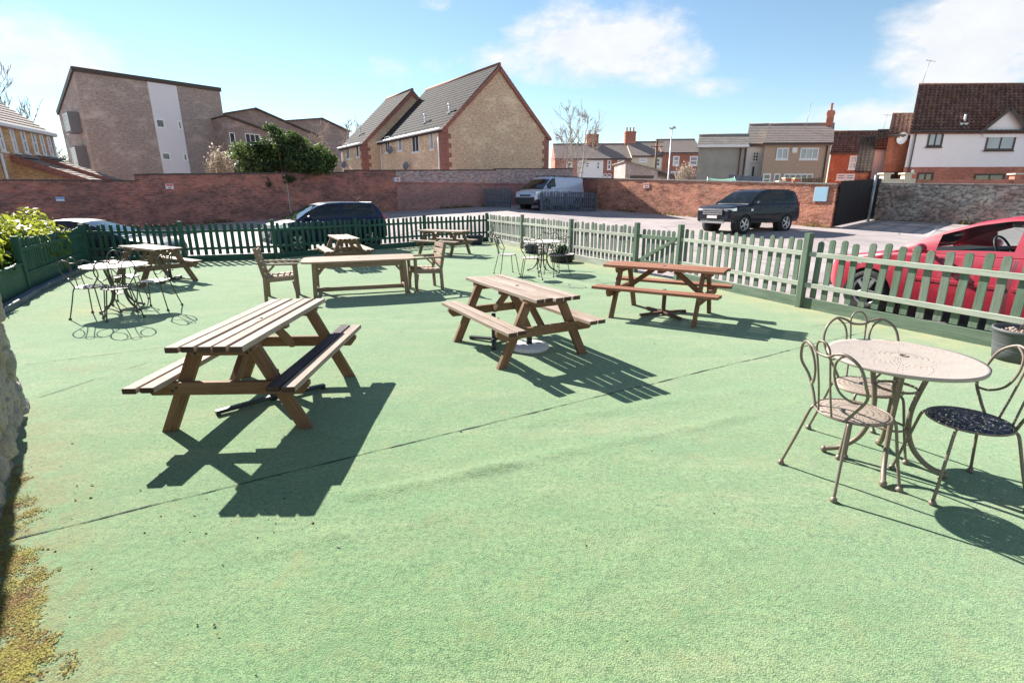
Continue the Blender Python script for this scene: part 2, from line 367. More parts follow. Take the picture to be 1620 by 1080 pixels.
    def build(s, name, mats, parent=None):
        me = bpy.data.meshes.new(name); me.from_pydata(s.v, [], s.f)
        if not isinstance(mats, (list, tuple)): mats = [mats]
        for x in mats: me.materials.append(x)
        uvl = me.uv_layers.new(name='UVMap')
        flat = [c for fu in s.uv for uv in fu for c in uv]
        uvl.data.foreach_set('uv', flat)
        me.polygons.foreach_set('material_index', s.mi); me.polygons.foreach_set('use_smooth', s.sm)
        me.update()
        o = bpy.data.objects.new(name, me); COL.objects.link(o)
        if parent is not None: o.parent = parent
        return o
def tag(o, label=None, cat=None, group=None, kind=None):
    if label: o['label'] = label
    if cat: o['category'] = cat
    if group: o['group'] = group
    if kind: o['kind'] = kind
    return o
def thing(name, label, cat, loc=(0, 0, 0), rz=0, group=None):
    o = bpy.data.objects.new(name, None); COL.objects.link(o)
    o.location = loc; o.rotation_euler = (0, 0, rz); o.empty_display_size = .2
    return tag(o, label, cat, group)
def part(name, mat, parent, *calls):
    mb = MB()
    for fn, a in calls: getattr(mb, fn)(*a)
    return mb.build(name, mat, parent)
def dup(root, loc, rz, label, group=None):
    r = root.copy(); COL.objects.link(r); r.location = loc; r.rotation_euler = (0, 0, rz); r['label'] = label
    if group: r['group'] = group
    for ch in list(root.children):
        c = ch.copy(); COL.objects.link(c); c.parent = r
        for gch in list(ch.children):
            d = gch.copy(); COL.objects.link(d); d.parent = c
    return r
def child(root, name):
    for c in root.children:
        if c.name.split('.')[0] == name: return c
def setmat(o, mat):
    o.material_slots[0].link = 'OBJECT'; o.material_slots[0].material = mat
V = Vector
def lerp(pts, x):
    if x <= pts[0][0]: return pts[0][1]
    for (a, b), (c, d) in zip(pts, pts[1:]):
        if x <= c: return b+(d-b)*(x-a)/(c-a)
    return pts[-1][1]
def smooth(pts, x, h=.06):
    return (lerp(pts, x-h)+2*lerp(pts, x)+lerp(pts, x+h))/4
SKYTINT = (.99, 1.03, .99); SKYS = .056; SUNE = 4.8; EXPO = 1.58; CLOUD = 5.6
# ------------------------------------------------------------------ world, sun
SUN_AZ, SUN_EL = radians(-40.8), radians(33.2)      # azimuth from +Y towards +X
w = bpy.data.worlds.new('World'); SC.world = w; w.use_nodes = True
nt = w.node_tree; nt.nodes.clear()
def wn(t, **kw):
    x = nt.nodes.new(t)
    for k, v in kw.items(): setattr(x, k, v)
    return x
def wl(a, b): nt.links.new(a, b)
def wm(op, a, b=0.0, clamp=False):
    x = wn('ShaderNodeMath', operation=op); x.use_clamp = clamp
    for i, v in ((0, a), (1, b)):
        if isinstance(v, (int, float)): x.inputs[i].default_value = v
        else: wl(v, x.inputs[i])
    return x.outputs[0]
sky = wn('ShaderNodeTexSky', sky_type='NISHITA'); sky.sun_disc = False
sky.sun_elevation = SUN_EL; sky.sun_rotation = SUN_AZ; sky.air_density = 1.0; sky.dust_density = 0.0; sky.ozone_density = 1.5
tc = wn('ShaderNodeTexCoord').outputs['Generated']
sp = wn('ShaderNodeSeparateXYZ'); wl(tc, sp.inputs[0])
az = wm('ARCTAN2', sp.outputs[0], sp.outputs[1]); el = wm('ARCSINE', sp.outputs[2])
cb = wn('ShaderNodeCombineXYZ'); wl(az, cb.inputs[0]); wl(wm('MULTIPLY', el, 1.7), cb.inputs[1])
def wnoise(vec, s, d=6, r=.6, dist=0):
    x = wn('ShaderNodeTexNoise'); wl(vec, x.inputs['Vector']); x.inputs['Scale'].default_value = s
    x.inputs['Detail'].default_value = d; x.inputs['Roughness'].default_value = r; x.inputs['Distortion'].default_value = dist
    return x.outputs[0]
n1 = wnoise(cb.outputs[0], 5.2, 8, .62, .3); n2 = wnoise(cb.outputs[0], 17, 6, .65)
nn = wm('ADD', wm('MULTIPLY', n1, .7), wm('MULTIPLY', n2, .3))
blobs = []
for (px, py, wa, we, amp) in [(45, 74, .14, .07, .40), (105, 92, .09, .05, .34), (930, 72, .22, .085, .42), (1010, 105, .17, .06, .38), (840, 90, .17, .06, .30), (1540, 72, .17, .10, .42), (1480, 105, .12, .055, .34),
                              (1600, 120, .14, .07, .36), (612, 112, .07, .04, .26), (690, 105, .05, .03, .2), (1360, 185, .12, .035, .36), (1060, 22, .10, .02, .2), (1530, 6, .1, .025, .25), (690, 5, .06, .02, .2), (1110, 140, .10, .03, .22), (950, 180, .35, .04, .12)]:
    xr, zr = ray(px, py); a0 = math.atan(xr); e0 = math.atan(zr/sqrt(1+xr*xr))
    da = wm('DIVIDE', wm('SUBTRACT', az, a0), wa); de = wm('DIVIDE', wm('SUBTRACT', el, e0), we)
    r2 = wm('ADD', wm('MULTIPLY', da, da), wm('MULTIPLY', de, de))
    blobs.append(wm('MULTIPLY', wm('SUBTRACT', 1.0, r2, True), amp))
tot = blobs[0]
for b in blobs[1:]: tot = wm('MAXIMUM', tot, b)
back = wm('MULTIPLY', wm('LESS_THAN', sp.outputs[1], 0.2), .18)
tot = wm('ADD', tot, back)
dens = wm('MULTIPLY', wm('SUBTRACT', wm('ADD', wm('MULTIPLY', nn, .95), tot), .62), 5.0, True)
dens = wm('MULTIPLY', wm('POWER', dens, 1.25), .93)
mixs = wn('ShaderNodeMix', data_type='RGBA'); wl(dens, mixs.inputs[0])
tint = wn('ShaderNodeMix', data_type='RGBA', blend_type='MULTIPLY'); tint.inputs[0].default_value = 1
wl(sky.outputs[0], tint.inputs[6]); tint.inputs[7].default_value = (*SKYTINT, 1)
wl(tint.outputs[2], mixs.inputs[6])
cs = wn('ShaderNodeMix', data_type='RGBA'); wl(n2, cs.inputs[0]); cs.inputs[6].default_value = (*[CLOUD*x for x in (.88, .92, 1.0)], 1); cs.inputs[7].default_value = (*[CLOUD*1.18]*3, 1)
wl(cs.outputs[2], mixs.inputs[7])
bg = wn('ShaderNodeBackground'); wl(mixs.outputs[2], bg.inputs[0]); bg.inputs[1].default_value = SKYS
wl(bg.outputs[0], wn('ShaderNodeOutputWorld').inputs[0])
sl = bpy.data.lights.new('sun', 'SUN'); sl.energy = SUNE; sl.angle = radians(.53); sl.color = (1, .95, .87)
so = bpy.data.objects.new('sun', sl); COL.objects.link(so)
sd = V((sin(SUN_AZ)*cos(SUN_EL), cos(SUN_AZ)*cos(SUN_EL), sin(SUN_EL)))
so.rotation_euler = sd.to_track_quat('Z', 'Y').to_euler(); so.location = sd*60
SC.view_settings.view_transform = 'Standard'; SC.view_settings.look = 'None'; SC.view_settings.exposure = EXPO; SC.view_settings.gamma = 1
# ------------------------------------------------------------------ ground sheet
def axis(lo, hi, fine0, fine1, step, coarse):
    a = []; x = lo
    while x < hi:
        a.append(x); x += step if fine0 <= x < fine1 else coarse
    a.append(hi); return a
gx = axis(-420, 420, -32, 40, 1.0, 12); gy = axis(-60, 700, -8, 60, 1.0, 16)
mb = MB(); ids = []
for y in gy: ids.append([mb.vert((x, y, g(x, y)-.03)) for x in gx])
for j in range(len(gy)-1):
    for i in range(len(gx)-1):
        mb.face([ids[j][i], ids[j][i+1], ids[j+1][i+1], ids[j+1][i]], None, 0, True)
tag(mb.build('car_park_ground', M['asphalt']), 'pale worn tarmac of the car park around the fenced lawn', 'ground', kind='structure')
# ------------------------------------------------------------------ fence lines
BF = [(-11.7, 14.15), (-9.08, 14.2), (-6.88, 14.93), (-5.12, 17.0), (-3.18, 19.0), (-.98, 20.7)]
RF = [(-.98, 20.7), (.36, 17.62), (1.65, 14.36), (2.88, 11.86), (3.49, 10.67), (4.56, 7.89), (5.68, 5.35), (6.75, 2.8), (7.8, .3), (8.6, -1.9)]
LF = [(-7.75, 7.2), (-9.1, 9.45), (-11.3, 13.6), (-11.7, 14.15)]
WALL0, WALL1 = (-4.13, 4.04), (-1.9, 1.3)
def xat(pts, y):
    pts = sorted(pts, key=lambda p: p[1])
    for (a, b), (c, d) in zip(pts, pts[1:]):
        if b <= y <= d: return a+(c-a)*(y-b)/max(1e-6, d-b)
    return pts[0][0] if y < pts[0][1] else pts[-1][0]
LEFTB = [(-4.2, -3.5), (-2.5, 1.3), (-5.3, 4.0), (-7.0, 5.3), (-8.3, 7.2)]+LF[1:3]+[(-11.7, 14.15)]
def xl(y):
    return xat(LEFTB, y) if y < 14.15 else xat(BF, y)
def segd(p, a, b):
    ax, ay = a; bx, by = b; dx, dy = bx-ax, by-ay
    t = max(0, min(1, ((p[0]-ax)*dx+(p[1]-ay)*dy)/(dx*dx+dy*dy)))
    return sqrt((p[0]-ax-dx*t)**2+(p[1]-ay-dy*t)**2)
def seam_y(x): return 2.22+(x+2.63)*.5733
RIDGES = [((-.97, 2.62), (.1, 3.02), .03, .03), ((-.3, 2.9), (1.9, 3.75), .017, .045), ((.1, 3.6), (2.2, 4.35), .010, .06), ((-4.4, 4.1), (-3.7, 5.3), .012, .03), ((-1.2, 2.15), (.3, 2.7), .008, .05), ((.2, 1.75), (1.3, 2.75), .010, .03), ((.9, 3.0), (2.0, 4.0), .009, .035), ((-.6, 2.0), (.9, 2.45), .008, .03), ((1.0, 3.35), (2.6, 4.1), .009, .03), ((-1.9, 1.9), (-.9, 2.3), .008, .03)]
ys = []; y = -3.4
while y < 20.68:
    ys.append(y); y += .045 if y < 6 else .12
ys.append(20.69)
NX = 190
mb = MB(); edge = []; mossy = []; ids = []
for y in ys:
    a, b = xl(y), xat(RF, y); row = []
    for i in range(NX+1):
        x = a+(b-a)*i/NX
        z = .007*noise.noise(V((x*.9, y*.9, 0)))+.004*noise.noise(V((x*3, y*3, 5)))
        for (p, q, hgt, wd) in RIDGES:
            if abs(x-(p[0]+q[0])/2) < 2 and y < 6:
                d = segd((x, y), p, q)
                if d < wd*3: z += hgt*math.exp(-(d/wd)**2)*(.6+.6*noise.noise(V((x*4, y*4, 2))))
        row.append(mb.vert((x, y, z+.004)))
        e = 0
        if y > 4:
            d = min([segd((x, y), RF[k], RF[k+1]) for k in range(7)]+([segd((x, y), BF[k], BF[k+1]) for k in range(5)] if y > 12 else []))
            e = max(0, 1-d/.9)
            if x < -5: e = max(e, .8*max(0, 1-sqrt((x+6.7)**2+(y-7.9)**2)/.9))
            e = max(e, .9*max(0, 1-sqrt((x-1.0)**2+(y-14.3)**2)/1.5))
        edge.append(e)
        dm = segd((x, y), WALL0, WALL1); near = max(0, 1-dm/.5)
        if y < 1.9: near = max(near, max(0, 1-sqrt((x+2.2)**2+(y-1.85)**2)/.5), max(0, 1-sqrt((x+1.75)**2+(y-1.35)**2)/.5))
        mossy.append(near*sst(4.9, 2.2, y) if y < 4.9 else .8*max(0, 1-sqrt((x+4.5)**2+(y-4.7)**2)/.6))
    ids.append(row)
for j in range(len(ys)-1):
    for i in range(NX): mb.face([ids[j][i], ids[j][i+1], ids[j+1][i+1], ids[j+1][i]], None, 0, True)
tf = mb.build('artificial_turf', M['turf'])
for nm, dat in (('edge', edge), ('mossy', mossy)):
    A = tf.data.attributes.new(nm, 'FLOAT', 'POINT'); A.data.foreach_set('value', dat)
tag(tf, 'worn green artificial turf laid in long strips', 'lawn', kind='structure')
# joints between the strips
def seam(p, q, w0, w1):
    mb = MB(); p = V((*p, 0)); q = V((*q, 0)); d = (q-p); L = d.length; d /= L; nrm = V((-d.y, d.x, 0)); n = int(L/.03)
    prev = None
    for i in range(n+1):
        t = L*i/n; c = p+d*t+nrm*(.012*noise.noise(V((t*2.2, p.x, 0)))+.004*noise.noise(V((t*14, p.x, 3))))
        ww = (w0+(w1-w0)*i/n)*max(.28, .6+1.3*noise.noise(V((t*4, p.y, 9)))+.9*noise.noise(V((t*17, p.y, 4))))
        z = .007*noise.noise(V((c.x*.9, c.y*.9, 0)))+.004*noise.noise(V((c.x*3, c.y*3, 5)))+.0075
        a = mb.vert(c+nrm*ww+V((0, 0, z))); b = mb.vert(c-nrm*ww+V((0, 0, z)))
        if prev: mb.face([prev[1], b, a, prev[0]])
        prev = (a, b)
    return mb.build('turf_joint', M['seam'])
for p, q, a, b in [((-2.75, 2.15), (4.55, 6.335), .007, .0045), ((-5.17, 5.11), (-2.9, 6.52), .006, .005), ((-2.9, 6.52), (1.5, 9.2), .004, .004), ((4.0, 6.62), (5.1, 7.0), .005, .005), ((-4.2, 4.2), (-3.9, 5.2), .004, .003)]:
    tag(seam(p, q, a, b), kind='structure')
# moss and debris by the stone wall
mb = MB()
mA, mB, mC, mD = gz(50, 812), gz(40, 920), gz(35, 1035), gz(100, 1060)
mE, mF = gz(15, 890), gz(40, 1078)
def moss_d(x, y):
    dm = segd((x, y), WALL0, WALL1)
    return max(1-dm/.2, 1.25-segd((x, y), (mE.x, mE.y), (mF.x, mF.y))/.15, 1.2-sqrt((x-mA.x)**2+(y-mA.y)**2)/.11, 1.3-sqrt((x-mB.x)**2+(y-mB.y)**2)/.15, 1.3-sqrt((x-mC.x)**2+(y-mC.y)**2)/.15, .95-sqrt((x-mD.x)**2+(y-mD.y)**2)/.16)
cnt = 0
while cnt < 12000:
    x = random.uniform(-3.6, -1.0); y = random.uniform(.95, 3.0)
    dd = moss_d(x, y)+.6*noise.noise(V((x*4.5, y*4.5, 1)))+.5*noise.noise(V((x*15, y*15, 4)))
    # keep to the turf side of the wall
    if (x-WALL1[0])*(WALL0[1]-WALL1[1])-(y-WALL1[1])*(WALL0[0]-WALL1[0]) < 0: continue
    if random.random() < dd*1.1-.58:
        s = random.uniform(.0025, .006); a = random.random()*6.3; hh = random.uniform(.001, .0045)
        mi = 0 if noise.noise(V((x*9, y*9, 8))) > random.uniform(-.75, .4) else 1
        p = V((x, y, .006))
        q = [p+V((cos(a+2.1*k)*s, sin(a+2.1*k)*s, random.uniform(0, .004))) for k in range(3)]; t = p+V((random.uniform(-s, s)*.7, random.uniform(-s, s)*.7, hh))
        i = [mb.vert(u) for u in q]+[mb.vert(t)]
        for k in range(3): mb.face([i[k], i[(k+1) % 3], i[3]], None, mi)
        cnt += 1
M['moss1'] = plain('yellow_green_moss', (.30, .26, .055), .95, 0, .5, 20)
M['moss2'] = plain('dry_brown_moss', (.22, .125, .05), .95, 0, .5, 20)
tag(mb.build('moss', [M['moss1'], M['moss2']]), 'yellow and brown moss creeping over the turf by the stone wall', 'moss', kind='stuff')
mb = MB()
for k in range(260):
    if k < 90: x = random.uniform(-2.7, -.9); y = random.uniform(1.0, 3.0)
    else: x = random.uniform(-5, 5); y = random.uniform(1.2, 8)
    s = random.uniform(.003, .008) if k < 150 else random.uniform(.002, .005)
    a = random.random()*6.3; mi = random.choice([0, 1, 1, 1, 2])
    if y > 4.5 and abs(x) > 4: continue
    p = V((x, y, .006)); st = random.uniform(.5, 2)
    q = [p+V((cos(a+1.26*j)*s*(st if j in (0, 3) else 1), sin(a+1.26*j)*s*random.uniform(.7, 1.1), random.uniform(-.002, .004))) for j in range(5)]
    t = mb.vert(p+V((0, 0, s*.8))); ii = [mb.vert(u) for u in q]
    for j in range(5): mb.face([ii[j], ii[(j+1) % 5], t], None, mi)
tag(mb.build('debris', [plain('pale_chips', (.5, .48, .42), .9), plain('dead_leaf_bits', (.10, .055, .03), .9), M['moss1']]), 'tiny stones and dead leaf scraps scattered over the turf', 'debris', kind='stuff')
# ------------------------------------------------------------------ fences
def picket_mesh(mat, h, w=.088, t=.02):
    mb = MB(); pts = [(-w/2, 0, 0), (w/2, 0, 0), (w/2, 0, h-w*.42)]
    for k in range(1, 6): a = pi*k/6; pts.append((w/2*cos(a), 0, h-w*.42+w*.42*sin(a)))
    pts.append((-w/2, 0, h-w*.42)); mb.prism(pts, (0, t, 0))
    o = mb.build('picket', mat); me = o.data; bpy.data.objects.remove(o); return me
def fence(name, label, pts, mat, posth, top, gap, rails, board=.2, z0=None, far=1, group=None, matp=None, cap=True, ends=(1, 1), zf=None, pk=None, bmat=None, railm=None):
    """pts: post positions; far=+1 puts the pickets on the left-hand side of the walking direction"""
    zf = zf or (lambda x, y: 0.0)
    p0 = V((*pts[0], zf(*pts[0])))
    root = thing(name, label, 'fence', p0, 0, group)
    mes = [pk] if pk else [picket_mesh(mat, top-board+.02+dz) for dz in (0, .012, -.014, .022)]+([picket_mesh(M['green2'], top-board+.02+dz) for dz in (.01, -.02)] if mat is M['green'] else [])
    for i, p in enumerate(pts):
        if (i == 0 and not ends[0]) or (i == len(pts)-1 and not ends[1]): continue
        z = zf(*p); mb = MB(); d = V(pts[min(i+1, len(pts)-1)])-V(pts[max(i-1, 0)]); d.normalize()
        hh = posth+random.uniform(-.02, .02)
        b = V((p[0], p[1], z))-p0
        mb.bar(b+V((0, 0, -.08)), b+V((random.uniform(-.01, .01), random.uniform(-.01, .01), hh)), .1, .1, V((d.x, d.y, 0)), .008)
        po = mb.build('fence_post', matp or mat, root)
    for i in range(len(pts)-1):
        a = V((*pts[i], zf(*pts[i])))-p0; b = V((*pts[i+1], zf(*pts[i+1])))-p0
        d = (b-a); L = d.length; d.normalize(); nrm = V((-d.y, d.x, 0)).normalized()*far
        dh = V((d.x, d.y, 0)).normalized()
        for rz in rails:
            mb = MB(); zz = V((0, 0, rz+random.uniform(-.01, .01)))
            mb.bar(a+dh*.05+zz, b-dh*.05+zz+V((0, 0, random.uniform(-.015, .015))), .07, .035, V((0, 0, 1)), .004)
            mb.build('rail', railm or mat, root)
        if board:
            mb = MB(); mb.bar(a+dh*.05+V((0, 0, board/2-.03))+nrm*.01, b-dh*.05+V((0, 0, board/2-.03))+nrm*.01, board, .025, V((0, 0, 1)), .003)
            mb.build('gravel_board', bmat or mat, root)
        n = max(2, int(round((L-.16)/gap)))
        for k in range(n):
            t = .08+(L-.16)*(k+.5)/n+random.uniform(-.012, .012)
            o = bpy.data.objects.new('picket', random.choice(mes)); COL.objects.link(o); o.parent = root
            pz = a+d*t+nrm*(.018)+V((0, 0, board-.02+random.uniform(-.008, .008)))
            o.location = pz; o.rotation_euler = (random.uniform(-.02, .02), random.gauss(0, .018), atan2(dh.y, dh.x)+(0 if far > 0 else pi))
    return root
fence('picket_fence', 'dark green picket fence along the back of the lawn in front of the blue hatchback', BF, M['greend'], 1.1, 1.02, .185, (.82, .36), bmat=M['greend'])
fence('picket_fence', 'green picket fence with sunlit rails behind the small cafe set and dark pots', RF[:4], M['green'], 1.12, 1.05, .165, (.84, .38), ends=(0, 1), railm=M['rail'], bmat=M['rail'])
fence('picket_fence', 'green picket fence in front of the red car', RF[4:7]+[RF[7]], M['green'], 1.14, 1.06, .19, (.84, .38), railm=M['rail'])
# gate between them
gA, gB = V((*RF[3], 0)), V((*RF[4], 0)); gd = (gB-gA).normalized(); gn = V((-gd.y, gd.x, 0))
root = thing('garden_gate', 'green picket gate with a diagonal brace between two fence posts', 'gate', gA)
L = (gB-gA).length; mes = [picket_mesh(M['green'], .86)]
for k in range(7):
    o = bpy.data.objects.new('picket', mes[0]); COL.objects.link(o); o.parent = root
    o.location = gd*(.14+(L-.28)*(k+.5)/7)+gn*.02+V((0, 0, .14)); o.rotation_euler = (0, random.uniform(-.01, .01), atan2(gd.y, gd.x))
for z in (.28, .84): part('rail', M['green'], root, ('bar', (gd*.1+V((0, 0, z)), gd*(L-.1)+V((0, 0, z)), .08, .035, V((0, 0, 1)), .004)))
part('brace', M['green'], root, ('bar', (gd*.14+V((0, 0, .3))-gn*.002, gd*(L-.14)+V((0, 0, .82))-gn*.002, .075, .034, V((0, 0, 1)), .004)))
part('latch', M['iron'], root, ('bar', (gd*(L-.22)+V((0, 0, .74))-gn*.03, gd*(L-.06)+V((0, 0, .74))-gn*.03, .03, .012, V((0, 0, 1)), 0)))
# left fence with its low planter wall
fence('picket_fence', 'close set dark green picket fence under the yellow green hedge', LF[1:3], M['greend'], 1.05, .98, .125, (.8, .34), board=.34)
root = thing('timber_planter', 'low green boarded planter wall below the hedge', 'planter', (LF[0][0], LF[0][1], 0))
a = V((0, 0, 0)); b = V((LF[1][0]-LF[0][0], LF[1][1]-LF[0][1], 0)); e = V((LF[2][0]-LF[0][0], LF[2][1]-LF[0][1], 0)); dd = (b-a).normalized(); nr = V((dd.y, -dd.x, 0))
mb = MB(); n = 9
for k in range(n):
    p = a-dd*.9+(b-a+dd*.9)*((k+.5)/n); mb.bar(p+V((0, 0, 0)), p+V((0, 0, .53+random.uniform(-.006, .006))), (b-a+dd*.9).length/n-.006, .03, dd, .003)
mb.build('boarding', M['greend'], root)
part('cap_rail', M['greend'], root, ('bar', (a-dd*.9+V((0, 0, .555)), b+V((0, 0, .555)), .09, .035, nr, .004)))
d2 = (e-b).normalized(); n2_ = V((d2.y, -d2.x, 0))
part('kerb_timber', M['bluefence'], root, ('bar', (a-dd*.9+nr*.14+V((0, 0, .05)), b+nr*.14+V((0, 0, .05)), .13, .1, nr, .006)))
part('kerb_timber', M['bluefence'], root, ('bar', (b+n2_*.14+dd*.02+V((0, 0, .05)), e+n2_*.14+V((0, 0, .05)), .13, .1, n2_, .006)))
# grey-blue fences beside the van
fence('low_picket_fence', 'blue grey picket fence alongside the parked van', [(1.75, 31.1), (3.3, 31.9), (5.3, 33.2)], M['bluefence'], 1.05, 1.12, .16, (.8, .35), board=.1, zf=g)
fence('low_picket_fence', 'short blue grey picket fence between brick wall and van nose', [(-1.65, 33.55), (-.1, 33.0)], M['bluefence'], 1.1, 1.12, .15, (.8, .35), board=.1, zf=g)
# ------------------------------------------------------------------ picnic tables
M['endgrain'] = wood('dark_end_grain', (.13, .075, .05), (.05, .03, .024), (.2, .13, .1))
def picnic(label, loc, rz, top, frm, seatR=None, group='picnic tables on the turf', seed=1, warp=1.0):
    random.seed(seed)
    root = thing('picnic_table', label, 'picnic table', loc, rz, group)
    mb = MB(); L = .85
    for k in range(5):
        x = -.2135+k*.10675; j0 = random.uniform(-.012, .012); j1 = random.uniform(-.012, .012); zz = random.uniform(-.003, .003)
        mb.bar((x+random.uniform(-.002, .002), -L+j0, .715+zz), (x+random.uniform(-.002, .002), L+j1, .715+zz+random.uniform(-.002, .002)), .088, .04, V((1, 0, 0)), .005, 0, 1)
    mb.build('tabletop', [top, M['endgrain']], root)
    mb = MB(); mb.lathe([(.024, .7365), (.0001, .7366)], n=14); mb.build('parasol_hole', M['iron'], root)
    for sx in (-1, 1):
        mb = MB()
        for k, x in enumerate((.428, .540)):
            j0 = random.uniform(-.012, .012); j1 = random.uniform(-.012, .012)
            mi = 1 if (seatR and sx > 0 and k == 0) else 0
            mb.bar((sx*x, -L-.02+j0, .43), (sx*x, L+.02+j1, .43+random.uniform(-.003, .003)), .094, .04, V((1, 0, 0)), .005, mi, 2)
        s = mb.build('bench_seat', [top, seatR or top, M['endgrain']], root)
        if seatR and sx > 0: s['label'] = 'bench seat with one blackened plank'
    for sy in (-1, 1):
        y = sy*.63; t = .045
        mb = MB(); mb.prism([(-.25, y-t/2, .693), (.25, y-t/2, .693), (.25, y-t/2, .66), (.205, y-t/2, .612), (-.205, y-t/2, .612), (-.25, y-t/2, .66)], (0, t, 0)); mb.build('batten', frm, root)
        mb = MB(); mb.prism([(-.595, y-t/2, .408), (.595, y-t/2, .408), (.595, y-t/2, .375), (.545, y-t/2, .312), (-.545, y-t/2, .312), (-.595, y-t/2, .375)], (0, t, 0)); mb.build('seat_beam', frm, root)
        for sx in (-1, 1):
            yy = y-sy*t-(t/2) ; yy = y-sy*(t+.001)-t/2
            mb = MB(); mb.prism([(sx*.565, yy, 0), (sx*.462, yy, 0), (sx*.135, yy, .692), (sx*.238, yy, .692)], (0, t, 0)); mb.build('leg', frm, root)
            mb = MB()
            for bx, bz in ((sx*.215, .65), (sx*.185, .63), (sx*.365, .37), (sx*.395, .345)):
                mb.lathe([(.011, 0), (.009, .004)], (bx, y+sy*(t/2), bz), 8, 0, 'y') if sy > 0 else mb.lathe([(.009, -.004), (.011, 0)], (bx, y-t/2, bz), 8, 0, 'y')
            mb.build('bolt', M['iron'], root)
        mb = MB(); mb.bar((0, sy*.575, .345), (0, sy*.16, .675), .07, .045, V((0, 0, 1)).cross(V((1, 0, 0))), .003); mb.build('brace', frm, root)
    mb = MB(); mb.bar((-.22, 0, .672), (.22, 0, .672), .075, .045, V((0, 1, 0)), .004); mb.build('batten', frm, root)
    return root
P1 = picnic('large weathered picnic table at front left with one blackened seat plank', (-2.104, 4.129, 0), .026, M['top'], M['frame'], M['char'], seed=3)
P2 = picnic('bleached brown legged picnic table with a pale round base on the turf beneath', (.059, 5.710, 0), .501, M['top'], M['frame'], seed=5)
P3 = picnic('reddish brown picnic table beside the picket gate', (2.218, 7.367, 0), -2.123, M['red'], M['redf'], seed=8)
P4 = picnic('grey brown picnic table behind the left cafe set near the hedge', (-7.568, 10.75, 0), .987, M['greytop'], M['greyf'], seed=11)
P5 = dup(P4, (-4.381, 13.44, 0), .482, 'small looking grey picnic table behind the long teak table', 'picnic tables on the turf')
P6 = dup(P4, (-2.084, 15.95, 0), -2.077, 'grey picnic table farthest back in the corner by the fence', 'picnic tables on the turf')
# ------------------------------------------------------------------ parasol bases
def crossbase(label, loc, rz, mat, tube_h, arms=4, r=.42, knob=True, sleeve=.026):
    root = thing('parasol_base', label, 'parasol base', loc, rz, 'parasol bases under the tables')
    for k in range(arms):
        a = 2*pi*k/arms; mb = MB(); mb.bar((cos(a)*.02, sin(a)*.02, .045), (cos(a)*r, sin(a)*r, .03), .05, .03, V((-sin(a), cos(a), 0)), .004)
        mb.bar((cos(a)*(r-.015), sin(a)*(r-.015), .0), (cos(a)*(r-.015), sin(a)*(r-.015), .028), .05, .03, V((-sin(a), cos(a), 0)), .003); mb.build('foot_bar', mat, root)
    mb = MB(); mb.lathe([(sleeve+.01, .02), (sleeve, .07), (sleeve, tube_h), (sleeve-.005, tube_h), (sleeve-.005, tube_h-.05)], n=16); mb.build('sleeve', mat, root)
    if knob:
        mb = MB(); mb.tube([(sleeve-.003, 0, tube_h-.07), (sleeve+.03, 0, tube_h-.07)], .007); mb.ball((sleeve+.035, 0, tube_h-.07), .014); mb.build('knob', mat, root)
    return root
crossbase('black cross shaped parasol stand under the front left picnic table', (-2.07, 4.10, 0), .74, M['iron'], .34, 2, .45)
crossbase('black cross shaped parasol stand under the middle picnic table', (-.22, 5.93, 0), .55, M['iron'], .36, 3, .34)
crossbase('rusty cross shaped parasol stand under the reddish picnic table', (2.26, 7.40, 0), .35, M['rust'], .38, 4, .40, False, .03)
crossbase('small black parasol stand under the picnic table by the hedge', (-7.35, 10.9, 0), .2, M['iron'], .3, 4, .5)
root = thing('parasol_base', 'pale round concrete parasol base on the turf under the middle table', 'parasol base', (.20, 5.66, 0), 0, 'parasol bases under the tables')
mb = MB(); mb.lathe([(.225, .006), (.232, .02), (.228, .045), (.19, .058), (.05, .066)], n=40); mb.build('disc', M['offwhite'], root)
mb = MB(); mb.lathe([(.035, .06), (.032, .2), (.027, .2), (.027, .1)], n=16); mb.build('sleeve', M['iron'], root)
